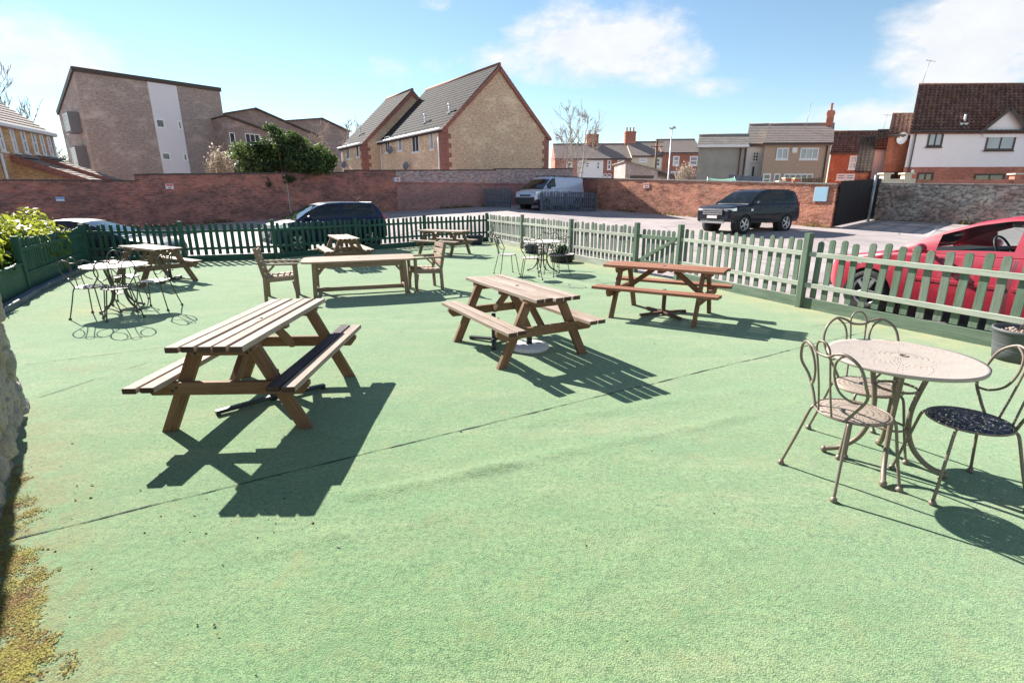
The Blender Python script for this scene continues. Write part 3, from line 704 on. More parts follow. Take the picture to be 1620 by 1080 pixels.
# ------------------------------------------------------------------ cafe sets
def perforated(name, c, centre_holes=True, chip=None, radial=True):
    k = NT(name); v = k.coord(); sp_ = k.n('ShaderNodeSeparateXYZ'); k.l(v, sp_.inputs[0])
    r = k.math('SQRT', k.math('ADD', k.math('MULTIPLY', sp_.outputs[0], sp_.outputs[0]), k.math('MULTIPLY', sp_.outputs[1], sp_.outputs[1])))
    n_ = k.noise(v, 14, 5)
    col = k.mix(n_, tuple(x*.82 for x in c), tuple(min(1, x*1.15) for x in c))
    if chip: col = k.mix(k.ramp(k.noise(v, 38, 3, .7), [(.56, 0), (.6, .9)]), col, chip)
    k.set(Base_Color=col, Roughness=.6, Specular_IOR_Level=.3)
    th = k.math('ARCTAN2', sp_.outputs[1], sp_.outputs[0])
    # rays of round holes: n spokes, offset on alternate rings
    def holes(nsp, step, size, off):
        rr = k.math('DIVIDE', r, step); ring = k.math('FLOOR', rr); fr = k.math('SUBTRACT', k.math('SUBTRACT', rr, ring), .5)
        tt = k.math('ADD', k.math('MULTIPLY', th, nsp/(2*pi)), k.math('ADD', k.math('MULTIPLY', ring, off), 100)); fa = k.math('SUBTRACT', k.math('SUBTRACT', tt, k.math('FLOOR', tt)), .5)
        da = k.math('MULTIPLY', fa, k.math('MULTIPLY', r, 2*pi/nsp)); dr = k.math('MULTIPLY', fr, step*.55)
        d = k.math('SQRT', k.math('ADD', k.math('MULTIPLY', da, da), k.math('MULTIPLY', dr, dr)))
        return k.math('LESS_THAN', d, size)
    a = holes(44, .030, .0034, .5)
    lim = k.math('MULTIPLY', k.math('GREATER_THAN', r, .06), k.math('LESS_THAN', r, .405 if radial else .175))
    hole = k.math('MULTIPLY', a, lim)
    tr = k.n('ShaderNodeBsdfTransparent'); mx = k.n('ShaderNodeMixShader'); k.l(hole, mx.inputs[0])
    k.l(k.b.outputs[0], mx.inputs[1]); k.l(tr.outputs[0], mx.inputs[2]); k.l(mx.outputs[0], k.out.inputs[0])
    return k.m
M['tabtop'] = perforated('perforated_taupe_top', (.37, .31, .275))
M['tabpale'] = perforated('perforated_pale_top', (.62, .54, .50))
M['seattaupe'] = perforated('perforated_taupe_seat', (.31, .25, .21), radial=False)
M['seatpale'] = perforated('perforated_pale_seat', (.58, .50, .46), radial=False)
M['seatnavy'] = perforated('perforated_navy_seat', (.035, .04, .065), radial=False, chip=(.35, .30, .27))
def spline(pts, n=6, closed=False):
    pts = [V(p) for p in pts]; N = len(pts); out = []
    rng = range(N if closed else N-1)
    for i in rng:
        if closed: p0, p1, p2, p3 = pts[(i-1) % N], pts[i], pts[(i+1) % N], pts[(i+2) % N]
        else: p0, p1, p2, p3 = pts[max(i-1, 0)], pts[i], pts[i+1], pts[min(i+2, N-1)]
        for k in range(n):
            t = k/n; out.append(.5*((2*p1)+(p2-p0)*t+(2*p0-5*p1+4*p2-p3)*t*t+(3*p1-p0-3*p2+p3)*t**3))
    if not closed: out.append(pts[-1])
    return out
def circle(r, z, n=40): return [V((r*cos(2*pi*k/n), r*sin(2*pi*k/n), z)) for k in range(n)]
def cafe_table(label, loc, rz, top, metal, R=.45, group=None):
    root = thing('cafe_table', label, 'cafe table', loc, rz, group)
    mb = MB(); mb.lathe([(.018, .716), (R-.02, .708), (R, .712), (R, .698), (R-.004, .690), (R-.016, .690), (R-.018, .7)], n=72, cap=False); mb.build('tabletop', top, root)
    mb = MB(); mb.tube(circle(.026, .717, 20), .004, 5, closed=True); mb.build('hole_rim', metal, root)
    for k in range(4):
        a = pi/4+k*pi/2; c, s = cos(a), sin(a)
        pr = [(.17, .70), (.155, .62), (.125, .50), (.105, .38), (.115, .26), (.16, .15), (.25, .065), (.345, .03)]
        mb = MB(); P = spline([(c*r, s*r, z) for r, z in pr], 5); mb.tube(P, .0165, 8); l = mb.build('leg', metal, root)
        mb = MB(); mb.ball((c*.352, s*.352, .026), .024, 8, 0, .95); mb.build('foot', metal, l)
    for z, r in ((.52, .118), (.27, .098)):
        mb = MB(); mb.tube(circle(r, z, 28), .008, 6, closed=True); mb.build('ring', metal, root)
    mb = MB(); mb.tube(circle(.17, .694, 28), .009, 6, closed=True); mb.build('support_ring', metal, root)
    return root
def cafe_chair(label, loc, rz, seatm, metal, group=None, n=8):
    # front of the chair faces local +x; the back stands at -x
    root = thing('cafe_chair', label, 'chair', loc, rz, group)
    sz = .45
    mb = MB(); mb.lathe([(.0001, sz+.010), (.10, sz+.009), (.175, sz+.006), (.186, sz+.002), (.186, sz-.006)], n=44); mb.build('seat', seatm, root)
    mb = MB(); mb.tube(circle(.196, sz-.002, 44), .0075, 6, closed=True); mb.build('seat_ring', metal, root)
    def bp(u, v):   # point of the back: u across, v above the seat; follows the ring at the foot and leans back
        x = -sqrt(max(0.0, .196**2-min(.19, abs(u))**2))*(1-min(1, v/.25))-.185*min(1, v/.25)-.10*(v/.44)+(.05*(abs(u)/.24)**2)*min(1, v/.2)
        return V((x, u, sz+v))
    top = [(-.115, 0), (-.155, .07), (-.215, .17), (-.238, .265), (-.215, .36), (-.15, .412), (-.085, .40), (-.045, .376), (0, .37), (.045, .376), (.085, .40), (.15, .412), (.215, .36), (.238, .265), (.215, .17), (.155, .07), (.115, 0)]
    mb = MB(); mb.tube(spline([bp(*p) for p in top], 5), .0085, n); mb.build('back_hoop', metal, root)
    for s in (-1, 1):
        cu = [(s*.145, .412), (s*.09, .36), (s*.072, .27), (s*.095, .18), (s*.15, .135), (s*.196, .14)]
        mb = MB(); mb.tube(spline([bp(*p) for p in cu], 6), .007, n); mb.build('back_scroll', metal, root)
    arch = [(-.05, 0), (-.044, .15), (-.046, .30), (-.05, .40), (-.03, .445), (0, .455), (.03, .445), (.05, .40), (.046, .30), (.044, .15), (.05, 0)]
    mb = MB(); mb.tube(spline([bp(*p) for p in arch], 5), .006, n); mb.build('back_arch', metal, root)
    for ang, rr in ((42, .30), (-42, .30), (138, .33), (-138, .33)):
        a = radians(ang); c, s = cos(a), sin(a)
        P = spline([(c*.186, s*.186, sz-.004), (c*.205, s*.205, sz-.012), (c*.222, s*.222, sz-.05), (c*(.222+(rr-.222)*.45), s*(.222+(rr-.222)*.45), .22), (c*rr, s*rr, .02)], 5)
        mb = MB(); mb.tube(P, .0085, n); l = mb.build('leg', metal, root)
        mb = MB(); mb.lathe([(.0085, .034), (.02, .016), (.021, .006), (.015, .001)], (c*rr, s*rr, .004), 12); mb.build('foot', metal, l)
    return root
def face(loc, to): return atan2(to[1]-loc[1], to[0]-loc[0])
# right hand set
tR = (2.41, 2.975)
CT = cafe_table('large taupe round cafe table at front right with a parasol hole', (*tR, 0), radians(12), M['tabtop'], M['taupe'], .445, 'round cafe tables'); CT.scale = (.91, .91, 1.045)
c1 = (2.045, 2.815); c2 = (2.405, 3.40); c3 = (2.84, 2.70)
CH = cafe_chair('taupe wire chair on the left side of the front right table', (*c1, 0), face(c1, (2.5, 2.90)), M['seattaupe'], M['taupe'], 'wire cafe chairs')
c2 = tuple(gz(1372, 611, .45)[:2]); c3 = tuple(gz(1533, 664, .45)[:2])
dup(CH, (*c2, 0), radians(-100), 'taupe wire chair behind the front right table nearest the fence')
x = dup(CH, (*c3, 0), radians(172), 'chipped navy seated wire chair at the right edge of the front right table'); setmat(child(x, 'seat'), M['seatnavy'])
# left hand set
tL = tuple(gz(180, 419, .71)[:2])
T2 = cafe_table('pale topped round cafe table by the hedge on the left', (*tL, 0), radians(30), M['tabpale'], M['bronze'], .44, 'round cafe tables')
ch = lambda px, py: tuple(gz(px, py, .45)[:2])
c = ch(144, 453); CB = cafe_chair('pale seated wire chair on the left of the cafe table by the hedge', (*c, 0), face(c, tL)+.25, M['seatpale'], M['bronze'], 'wire cafe chairs', 6)
c = ch(185.5, 454.5); x = dup(CB, (*c, 0), face(c, tL)+.1, 'dark seated wire chair at the near side of the cafe table by the hedge'); setmat(child(x, 'seat'), M['seatnavy'])
c = ch(243, 444); dup(CB, (*c, 0), face(c, tL), 'pale seated wire chair on the right of the cafe table by the hedge')
c = (tL[0]-.28, tL[1]+.55); dup(CB, (*c, 0), face(c, tL), 'wire chair behind the cafe table by the hedge, in front of a picnic table')
# back set
tB = tuple(gz(857, 379.5, .71)[:2]); tB = (tB[0], tB[1]-.35)
dup(T2, (*tB, 0), .5, 'pale round cafe table in front of the sunlit fence at the back')
c = ch(802, 402.5); dup(CB, (*c, 0), face(c, tB)-.1, 'pale wire chair standing apart left of the back cafe table')
c = ch(840, 407.5); dup(CB, (*c, 0), face(c, tB)+.35, 'pale wire chair with its back to the viewer at the back cafe table')
c = ch(881, 403.5); x = dup(CB, (*c, 0), face(c, tB), 'dark seated wire chair on the right of the back cafe table'); setmat(child(x, 'seat'), M['seatnavy'])
c = (tB[0]+.15, tB[1]+.55); dup(CB, (*c, 0), face(c, tB), 'wire chair behind the back cafe table close to the sunlit fence')
# ------------------------------------------------------------------ long teak table and armchairs
tc_ = V((-2.79, 9.34, 0)); ta = radians(17.5)
root = thing('garden_table', 'long weathered teak table with rounded corners and a stretcher', 'table', tc_, ta)
TH = .645
mb = MB(); n = 9; W2 = .44; LL = .98
for k in range(n):
    y0 = -W2+2*W2*k/n+.002; y1 = -W2+2*W2*(k+1)/n-.002
    def ext(y): return LL-.16*(1-sqrt(max(0, 1-(max(0, abs(y)-(W2-.16))/.16)**2)))
    e0, e1 = ext(y0), ext(y1); em = ext((y0+y1)/2)
    mb.prism([(-e0, y0, TH-.03), (e0, y0, TH-.03), (em, (y0+y1)/2, TH-.03), (e1, y1, TH-.03), (-e1, y1, TH-.03), (-em, (y0+y1)/2, TH-.03)], (0, 0, .03))
mb.build('tabletop', M['teaktop'], root)
mb = MB(); mb.lathe([(.022, TH+.001), (.0001, TH+.0015)], n=12); mb.build('parasol_hole', M['iron'], root)
for sy in (-1, 1): part('apron', M['teak'], root, ('bar', ((-.74, sy*.36, TH-.075), (.74, sy*.36, TH-.075), .09, .025, V((0, 0, 1)), .003)))
for sx in (-1, 1):
    part('apron', M['teak'], root, ('bar', ((sx*.76, -.34, TH-.075), (sx*.76, .34, TH-.075), .09, .025, V((0, 0, 1)), .003)))
    for sy in (-1, 1):
        part('leg', M['teak'], root, ('bar', ((sx*.79, sy*.37, 0), (sx*.765, sy*.36, TH-.03), .07, .07, V((1, 0, 0)), .006)))
        part('knee_brace', M['teak'], root, ('bar', ((sx*.75, sy*.36, TH-.28), (sx*.60, sy*.36, TH-.1), .045, .03, V((0, 1, 0)), .003)))
    part('end_stretcher', M['teak'], root, ('bar', ((sx*.785, -.34, .09), (sx*.785, .34, .09), .07, .035, V((0, 0, 1)), .004)))
part('stretcher', M['teak'], root, ('bar', ((-.77, 0, .095), (.77, 0, .095), .075, .04, V((0, 0, 1)), .004)))
def armchair(label, loc, rz):
    # faces local +x
    r = thing('garden_armchair', label, 'chair', loc, rz, 'teak garden armchairs')
    for sy in (-1, 1):
        y = sy*.27
        part('front_leg', M['teak'], r, ('bar', ((.25, y, 0), (.25, y, .60), .055, .055, V((1, 0, 0)), .005)))
        part('back_leg', M['teak'], r, ('bar', ((-.25, y, 0), (-.23, y, .42), .055, .055, V((1, 0, 0)), .005)), ('bar', ((-.232, y, .40), (-.33, y, .90), .055, .05, V((1, 0, 0)), .005)))
        part('armrest', M['teak'], r, ('bar', ((-.28, y, .625), (.31, y, .615), .075, .03, V((0, 1, 0)), .005)))
        part('seat_rail', M['teak'], r, ('bar', ((-.23, y, .36), (.25, y, .385), .075, .03, V((0, 0, 1)), .004)))
        part('arm_brace', M['teak'], r, ('bar', ((-.24, y*.985, .42), (-.06, y*.985, .60), .05, .025, V((0, 1, 0)), .003)))
        part('arm_brace', M['teak'], r, ('bar', ((.245, y*.985, .14), (.215, y*.985, .33), .05, .025, V((1, 0, 0)), .003)))
    part('front_rail', M['teak'], r, ('bar', ((.25, -.245, .375), (.25, .245, .375), .075, .03, V((0, 0, 1)), .004)))
    mb = MB()
    for k in range(5): mb.bar((-.17+k*.095, -.245, .405+k*.004), (-.17+k*.095, .245, .405+k*.004), .07, .022, V((1, 0, 0)), .004)
    mb.build('seat', M['teaktop'], r)
    mb = MB()
    for k in range(4):
        z = .52+k*.105; xx = -.235-.098*(z-.40)/.5+.02
        mb.bar((xx, -.245, z), (xx, .245, z), .08, .022, V((-.18, 0, 1)), .004)
    mb.build('backrest', M['teaktop'], r)
    return r
A1 = armchair('teak armchair at the left end of the long table with its back to the hedge', (-4.05, 8.86, 0), ta+.05)
A2 = dup(A1, (-1.66, 9.73, 0), ta+pi+.12, 'teak armchair at the right end of the long table')
# ------------------------------------------------------------------ pots
def pot(label, loc, r, h, mat, fill=True, rim=.012, group='plant pots along the fence'):
    root = thing('plant_pot', label, 'plant pot', loc, 0, group)
    mb = MB(); mb.lathe([(r*.80, 0), (r*.86, h*.3), (r*.93, h*.75), (r*.96, h*.78), (r*.96, h*.9), (r, h*.91), (r+.004, h), (r-.012, h+.003), (r-.02, h-.01), (r*.9, h*.8)], n=40); mb.build('bowl', mat, root)
    mb = MB()
    for q in (.36, .52): mb.tube(circle(r*(.80+.19*q), h*q, 40), .004, 5, closed=True)
    mb.build('band', mat, root)
    mb = MB(); mb.lathe([(.001, h*.83), (r*.6, h*.84), (r*.93, h*.82)], n=24); mb.build('soil', M['soil'], root)
    if fill:
        mb = MB()
        for k in range(110):
            a = random.random()*6.3; rr = r*.84*sqrt(random.random()); mb.ball((rr*cos(a), rr*sin(a), h*.85+random.uniform(0, .015)), random.uniform(.012, .022), 5, 0, .7)
        p = mb.build('pebbles', M['soil'], root); tag(p, kind='stuff')
    return root
pp = gz(1607, 572)
root = pot('dark grey ribbed plant pot full of pebbles by the right fence', (5.42, 5.16, 0), .27, .34, M['potgrey'])
mb = MB()
for k in range(7):
    a = random.random()*6.3; x0 = .05*cos(a); y0 = .05*sin(a); mb.tube([(x0, y0, .27), (x0+random.uniform(-.05, .05), y0+random.uniform(-.05, .05), .34), (x0+random.uniform(-.14, .14), y0+random.uniform(-.12, .12), .38+random.random()*.05)], .003, 5)
mb.build('dead_stems', M['brownfence'], root)
pot('navy plant pot in the far corner of the fence', (-1.35, 19.3, 0), .30, .34, M['potnavy'])
pot('small navy plant pot behind the back cafe table', (.62, 16.1, 0), .24, .26, M['potnavy'], False)
root = pot('wide black plant pot holding a dark bush by the sunlit fence', (1.36, 13.9, 0), .36, .22, M['plastic'], False)
M['leafdark'] = leafm('dark_evergreen_leaf', (.012, .035, .018), (.03, .075, .03), .25)
def leaves(mb, blobs, n, size, aspect=.55, shell=.6, flat=0, mi=0, droop=0):
    tot = sum(b[3]*b[4]*b[5] for b in blobs); acc = []
    for b in blobs: acc.append(b[3]*b[4]*b[5]/tot)
    for _ in range(n):
        b = random.choices(blobs, acc)[0]
        while True:
            d = V((random.gauss(0, 1), random.gauss(0, 1), random.gauss(0, 1)))
            if d.length > .1: break
        d.normalize(); rr = shell+(1-shell)*random.random() if random.random() < .75 else random.random()
        rr *= 1+.22*noise.noise(V((d.x*2.5+b[0], d.y*2.5+b[1], d.z*2.5)))
        p = V((b[0]+d.x*b[3]*rr, b[1]+d.y*b[4]*rr, b[2]+d.z*b[5]*rr))
        nn_ = (d*.7+V((random.gauss(0, .6), random.gauss(0, .6), random.gauss(0, .6)+flat))).normalized()
        t = nn_.orthogonal(); t.rotate(Matrix.Rotation(random.random()*6.3, 3, nn_)); b2 = nn_.cross(t)
        s = size*random.uniform(.6, 1.3)
        q = [p-t*s, p-b2*s*aspect+nn_*s*.12, p+t*s, p+b2*s*aspect+nn_*s*.12]
        mb.face([mb.vert(u) for u in q], None, mi)
mb = MB(); leaves(mb, [(0, 0, .30, .17, .17, .12), (.06, .05, .36, .1, .1, .09)], 380, .04); mb.build('bush', M['leafdark'], root)
# ------------------------------------------------------------------ foreground stone wall
M['lime'] = None
k = NT('limestone_rubble'); v = k.coord()
vor = k.n('ShaderNodeTexVoronoi'); k.l(k.map(v, (4, 4, 5.263)), vor.inputs['Vector']); vor.inputs['Scale'].default_value = 1
sepc = k.n('ShaderNodeSeparateColor'); k.l(vor.outputs['Color'], sepc.inputs[0])
n1_ = k.noise(v, 9, 6, .7); n2__ = k.noise(v, 45, 5, .7)
col = k.ramp(sepc.outputs[0], [(0, (.28, .26, .245)), (.4, (.42, .38, .33)), (.7, (.43, .355, .265)), (1, (.33, .315, .31))])
col = k.mix(k.ramp(n1_, [(.4, 0), (.7, .6)]), col, (.50, .47, .43))
col = k.mix(k.ramp(n2__, [(.35, .6), (.55, 0)]), col, (.17, .155, .14))
dk = k.n('ShaderNodeAttribute', attribute_name='joint')
col = k.mix(k.math('MULTIPLY', dk.outputs['Fac'], .75), col, (.25, .215, .175))
k.set(Base_Color=col, Roughness=.95, Specular_IOR_Level=.15); k.bump(k.math('ADD', n1_, n2__), .8, .02); M['lime'] = k.m
def stone_wall(name, label, a, b, hgt, thick, cell, depth, mat, res, both_ends=True, zf=None, cop=None):
    a = V((*a, 0)); b = V((*b, 0)); d = (b-a); L = d.length; d.normalize()
    # local frame: x along the wall, y into the wall (away from the viewer side), z up; perimeter wrap: far end, face, near end, top
    root_loc = a; ang = atan2(d.y, d.x)
    def disp(p, nv):
        q = V((p.x/cell[0], p.y/cell[0], p.z/cell[1]))
        dist, pts = noise.voronoi(q)
        e = dist[1]-dist[0]; f = sst(0, .2, e); j = 1-sst(.02, .12, e)
        h = depth*f*(.75+.55*noise.noise(pts[0]*3.1))+depth*.22*noise.noise(p*13)+depth*.12*noise.noise(p*37)+depth*.5*noise.noise(p*2.3)
        return p+nv*h, j
    prof = []; n = int(L/res); m_ = max(2, int(thick/res))
    for i in range(m_): prof.append((V((0, thick*(1-i/m_), 0)), V((-1, 0, 0))))
    for i in range(n+1): prof.append((V((L*i/n, 0, 0)), V((-.5, -.5, 0)) if i == 0 else (V((.5, -.5, 0)) if i == n else V((0, -1, 0)))))
    for i in range(1, m_+1): prof.append((V((L, thick*i/m_, 0)), V((1, 0, 0))))
    nz = int(hgt/res); mb = MB(); rows = []; J = []
    for r_ in range(nz+1):
        row = []
        for (p, nv) in prof:
            zz = hgt*r_/nz; q, j = disp(p+V((0, 0, zz)), nv); zo = (zf(p.x) if zf else 0)
            row.append(mb.vert(q+V((0, 0, zo)))); J.append(j)
        rows.append(row)
    for r_ in range(nz):
        for i in range(len(prof)-1): mb.face([rows[r_][i], rows[r_][i+1], rows[r_+1][i+1], rows[r_+1][i]], None, 0, True)
    top = rows[-1]; mid = m_+n//2
    # close the top with a strip between the front and the back edge
    back = [mb.vert((L*i/n, thick, hgt+.03*noise.noise(V((i*.3, 2, 0)))+(zf(L*i/n) if zf else 0))) for i in range(n+1)]; J += [0]*(n+1)
    for i in range(n): mb.face([top[m_+i], top[m_+i+1], back[i+1], back[i]], None, 0, True)
    bb = [mb.vert((L*i/n, thick, -.2)) for i in range(n+1)]; J += [0]*(n+1)
    for i in range(n): mb.face([back[i], back[i+1], bb[i+1], bb[i]])
    o = mb.build(name, mat); A = o.data.attributes.new('joint', 'FLOAT', 'POINT'); A.data.foreach_set('value', J)
    o.location = root_loc; o.rotation_euler = (0, 0, ang); return o
# the viewer looks at the turf side: walking from near end to far end puts the wall body on the left
o = stone_wall('stone_wall', '', (WALL1[0]-.035, WALL1[1]-.03), (WALL0[0]-.035, WALL0[1]-.03), 2.0, .5, (.25, .19), .055, M['lime'], .016)
# front (local -y) must face the turf (+x side)
tag(o, 'rough pale limestone wall rising at the left edge of the lawn', 'stone wall')
# ------------------------------------------------------------------ hedge
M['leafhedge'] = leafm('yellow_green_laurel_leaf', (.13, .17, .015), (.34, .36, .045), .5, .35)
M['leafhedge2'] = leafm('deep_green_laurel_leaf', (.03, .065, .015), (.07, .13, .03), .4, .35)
M['bark'] = plain('bark', (.12, .09, .07), .9, 0, .4, 14, bump=.6)
random.seed(21)
root = thing('hedge', 'glossy yellow green hedge bulging over the dark fence on the left', 'hedge', (-11.6, 10.6, 0))
bl = []
for k in range(34):
    t = random.random(); x = -.25-2.6*t*random.random()+1.5*(random.random()-.9); yy = -3.6+6.2*random.random()
    # follow the fence line: x of the fence at that y
    fx = xat(LF, min(14.1, max(7.2, yy+10.6)))+11.6
    bl.append((fx-.45-random.random()*1.5, yy, .75+random.random()*.35, .5, .5, .42))
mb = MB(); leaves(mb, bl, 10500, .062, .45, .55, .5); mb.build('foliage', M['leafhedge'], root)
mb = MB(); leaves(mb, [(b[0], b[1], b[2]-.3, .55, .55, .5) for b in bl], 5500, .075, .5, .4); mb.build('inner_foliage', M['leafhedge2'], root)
mb = MB()
for b in bl[:14]: mb.tube([(b[0], b[1], -.2), (b[0]+.05, b[1]+.04, .4), (b[0], b[1], b[2])], .02, 6, rs=[.03, .022, .01])
mb.build('stems', M['bark'], root)
# ------------------------------------------------------------------ vehicles
def make_car(name, label, cat, sp, loc, rz):
    """local x runs from the nose (0) to the tail (L); y across; z up"""
    L, Wd = sp['L'], sp['W']/2; root = thing(name, label, cat, loc, rz)
    wx = sp['wheels']; R = sp['R']; Ra = R*1.13; sill = sp['sill']
    top = sp['top']; pl = sp['plan']; roof = sp['roof']; tumble = sp.get('tumble', .80)
    xs = set()
    x = 0.0
    while x < L: xs.add(round(x, 3)); x += .05
    for v_ in (L, .012, .03): xs.add(round(v_, 3))
    seams = [s for dr in sp['doors'] for s in dr]
    for s in seams: xs.add(round(s-.006, 3)); xs.add(round(s+.006, 3))
    for s in sp['wins']: xs.add(round(s[0], 3)); xs.add(round(s[1], 3))
    xs = sorted(xs); xs = [q for i, q in enumerate(xs) if i == 0 or q-xs[i-1] > .004]
    hw = lambda x: Wd*smooth(pl, x, .04)
    zt = lambda x: smooth(top, x, .05)
    zr = lambda x: smooth(roof, x, .05)
    def zb(x):
        z = sill+.10*(1-sst(0, .25, x))+.10*sst(L-.25, L, x)
        for w_ in wx:
            if abs(x-w_) < Ra: z = max(z, R+sqrt(Ra*Ra-(x-w_)**2))
        return z
    NR = 9
    def section(x):
        z0, z1, h_ = zb(x), zt(x), hw(x); rows = []
        z1s = max(z1-.07, z0+.02)
        for i in range(NR+1):
            t = i/NR; z = z0+(z1s-z0)*t; q = (z-sill)/(max(.2, zt(L*.5)-sill))
            y = h_*(.955+.045*sin(min(1, max(0, q*1.25))*pi)**.8 if q > 0 else .955)
            if q > .8: y = h_*(.975-.05*(q-.8)/.2)
            rows.append((y, z))
        y1 = rows[-1][0]
        for a in (30, 60, 90): rows.append((y1-.06*(1-cos(radians(a))), z1s+(z1-z1s)*sin(radians(a))))
        for f_ in (.8, .5, .2, 0): rows.append(((y1-.06)*f_, z1+.025*(1-f_*f_)))
        return rows
    secs = [section(x) for x in xs]; NT_ = len(secs[0])
    buckets = {}
    def bk(key):
        if key not in buckets: buckets[key] = (MB(), {})
        return buckets[key]
    def add(key, pts, keys):
        mb, d = bk(key); idx = []
        for p, kk in zip(pts, keys):
            if kk not in d: d[kk] = mb.vert(p)
            idx.append(d[kk])
        if len(set(idx)) >= 3: mb.face(idx, None, 0, True)
    xa, xb = roof[0][0], roof[-1][0]
    for sgn in (-1, 1):
        for i in range(len(xs)-1):
            xm = (xs[i]+xs[i+1])/2
            for j in range(NT_-1):
                if j > NR+2 and xa+.15 < xm < xb-.15: continue    # open under the cabin
                key = 'body'
                if j < NR+1:
                    for di, (d0, d1) in enumerate(sp['doors']):
                        if d0+.006 <= xm <= d1-.006 and j >= (0): key = 'door%d%d' % (di, sgn)
                    for s in seams:
                        if abs(xm-s) < .006: key = 'seam%d%d' % (round(s*10), sgn)
                    if key == 'body' and (xm < sp.get('bump', (.0, 9))[0] or xm > sp.get('bump', (0, 9))[1]) and j < sp.get('bumprow', 0): key = 'lowbump'
                    if j < sp.get('cladrow', 0): key = 'lowbump'
                P = [V((xs[a], sgn*secs[a][b][0], secs[a][b][1])) for a, b in ((i, j), (i+1, j), (i+1, j+1), (i, j+1))]
                K = [(a, b, sgn if b < NT_-1 else 0) for a, b in ((i, j), (i+1, j), (i+1, j+1), (i, j+1))]
                if sgn < 0: pass
                else: P = P[::-1]; K = K[::-1]
                add(key, P, K)
    # nose and tail
    for i, rev in ((0, False), (len(xs)-1, True)):
        s = secs[i]; mb = MB(); 
        loopL = [V((xs[i], -y, z)) for y, z in s]; loopR = [V((xs[i], y, z)) for y, z in s[:-1]][::-1]
        pts = loopL+loopR
        mb.poly(pts if rev else pts[::-1]); mb.build('nose_panel' if not rev else 'tail_panel', sp['paint'], root)
    # cabin
    NC = 6
    def csec(x):
        zB = zt(x)-.012; zR = max(zr(x), zB+.004); hB = hw(x)*.925
        f = (zR-zB)/(max(p[1] for p in roof)-zt(L*.5)); f = max(0, min(1, f))
        hR = hB*(1-(1-tumble)*f); rows = []
        ze = zR-.055*f
        for k in range(NC+1):
            t = k/NC; rows.append((hB+(hR-hB)*t+.012*sin(pi*t), zB+(ze-zB)*t))
        for a in (45, 90): rows.append((hR-.05*f*(1-cos(radians(a))), ze+(zR-ze)*sin(radians(a))))
        for f_ in (.85, .5, .25, 0): rows.append(((hR-.05*f)*f_, zR+.03*f*(1-f_*f_)))
        return rows
    cx = [x for x in xs if xa <= x <= xb]; cs_ = [csec(x) for x in cx]; NS = len(cs_[0])
    w0, w1 = sp['wscreen']; r0, r1 = sp['rscreen']
    for sgn in (-1, 1):
        for i in range(len(cx)-1):
            xm = (cx[i]+cx[i+1])/2
            for j in range(NS-1):
                key = 'cabin'
                if 1 <= j < NC-0 and j < NC:
                    for wi, (q0, q1) in enumerate(sp['wins']):
                        if q0 <= xm <= q1: key = 'win%d%d' % (wi, sgn)
                elif j >= NC+2+0 and w0 < xm < w1: key = 'wscreen'
                elif j >= NC+2 and r0 < xm < r1: key = 'rscreen'
                P = [V((cx[a], sgn*cs_[a][b][0], cs_[a][b][1])) for a, b in ((i, j), (i+1, j), (i+1, j+1), (i, j+1))]
                K = [(a, b, sgn if b < NS-1 else 0) for a, b in ((i, j), (i+1, j), (i+1, j+1), (i, j+1))]
                if sgn > 0: P = P[::-1]; K = K[::-1]
                add(key, P, K)
    nm = {'body': ('body', sp['paint']), 'seam': ('door_gap', M['plastic']), 'cabin': ('roof', sp['paint']), 'wscreen': ('windscreen', sp['glass']), 'rscreen': ('rear_window', sp['glass']), 'lowbump': ('lower_cladding', sp.get('clad', M['plastic']))}
    doors = {}
    for key, (mb, d) in buckets.items():
        if key.startswith('door'): doors[key] = mb.build('door', sp['paint'], root)
        elif key.startswith('win'): mb.build('side_window', sp['glass'], root)
        elif key.startswith('seam'): mb.build('door_gap', M['plastic'], root)
        else: mb.build(nm[key][0], nm[key][1], root)
    sidey = lambda x, z: hw(x)*(.995)
    for key, o in doors.items():
        di, sgn = int(key[4]), int(key[5:]); d0, d1 = sp['doors'][di]; z = zt(d1)-.17; y = sgn*(hw(d1)*.955+.018)
        mb = MB(); mb.bar((d1-.24, y, z), (d1-.07, y, z+.005), .03, .03, V((0, 0, 1)), .008); mb.build('door_handle', sp['paint'] if sp.get('handle') else M['plastic'], o)
        if sp.get('rub'):
            zz = sp['rub']; mb = MB(); mb.bar((d0+.03, sgn*(hw(d0)+.004), zz), (d1-.03, sgn*(hw(d1)+.004), zz), .05, .018, V((0, 0, 1)), .006); mb.build('rubbing_strip', sp['paint'], o)
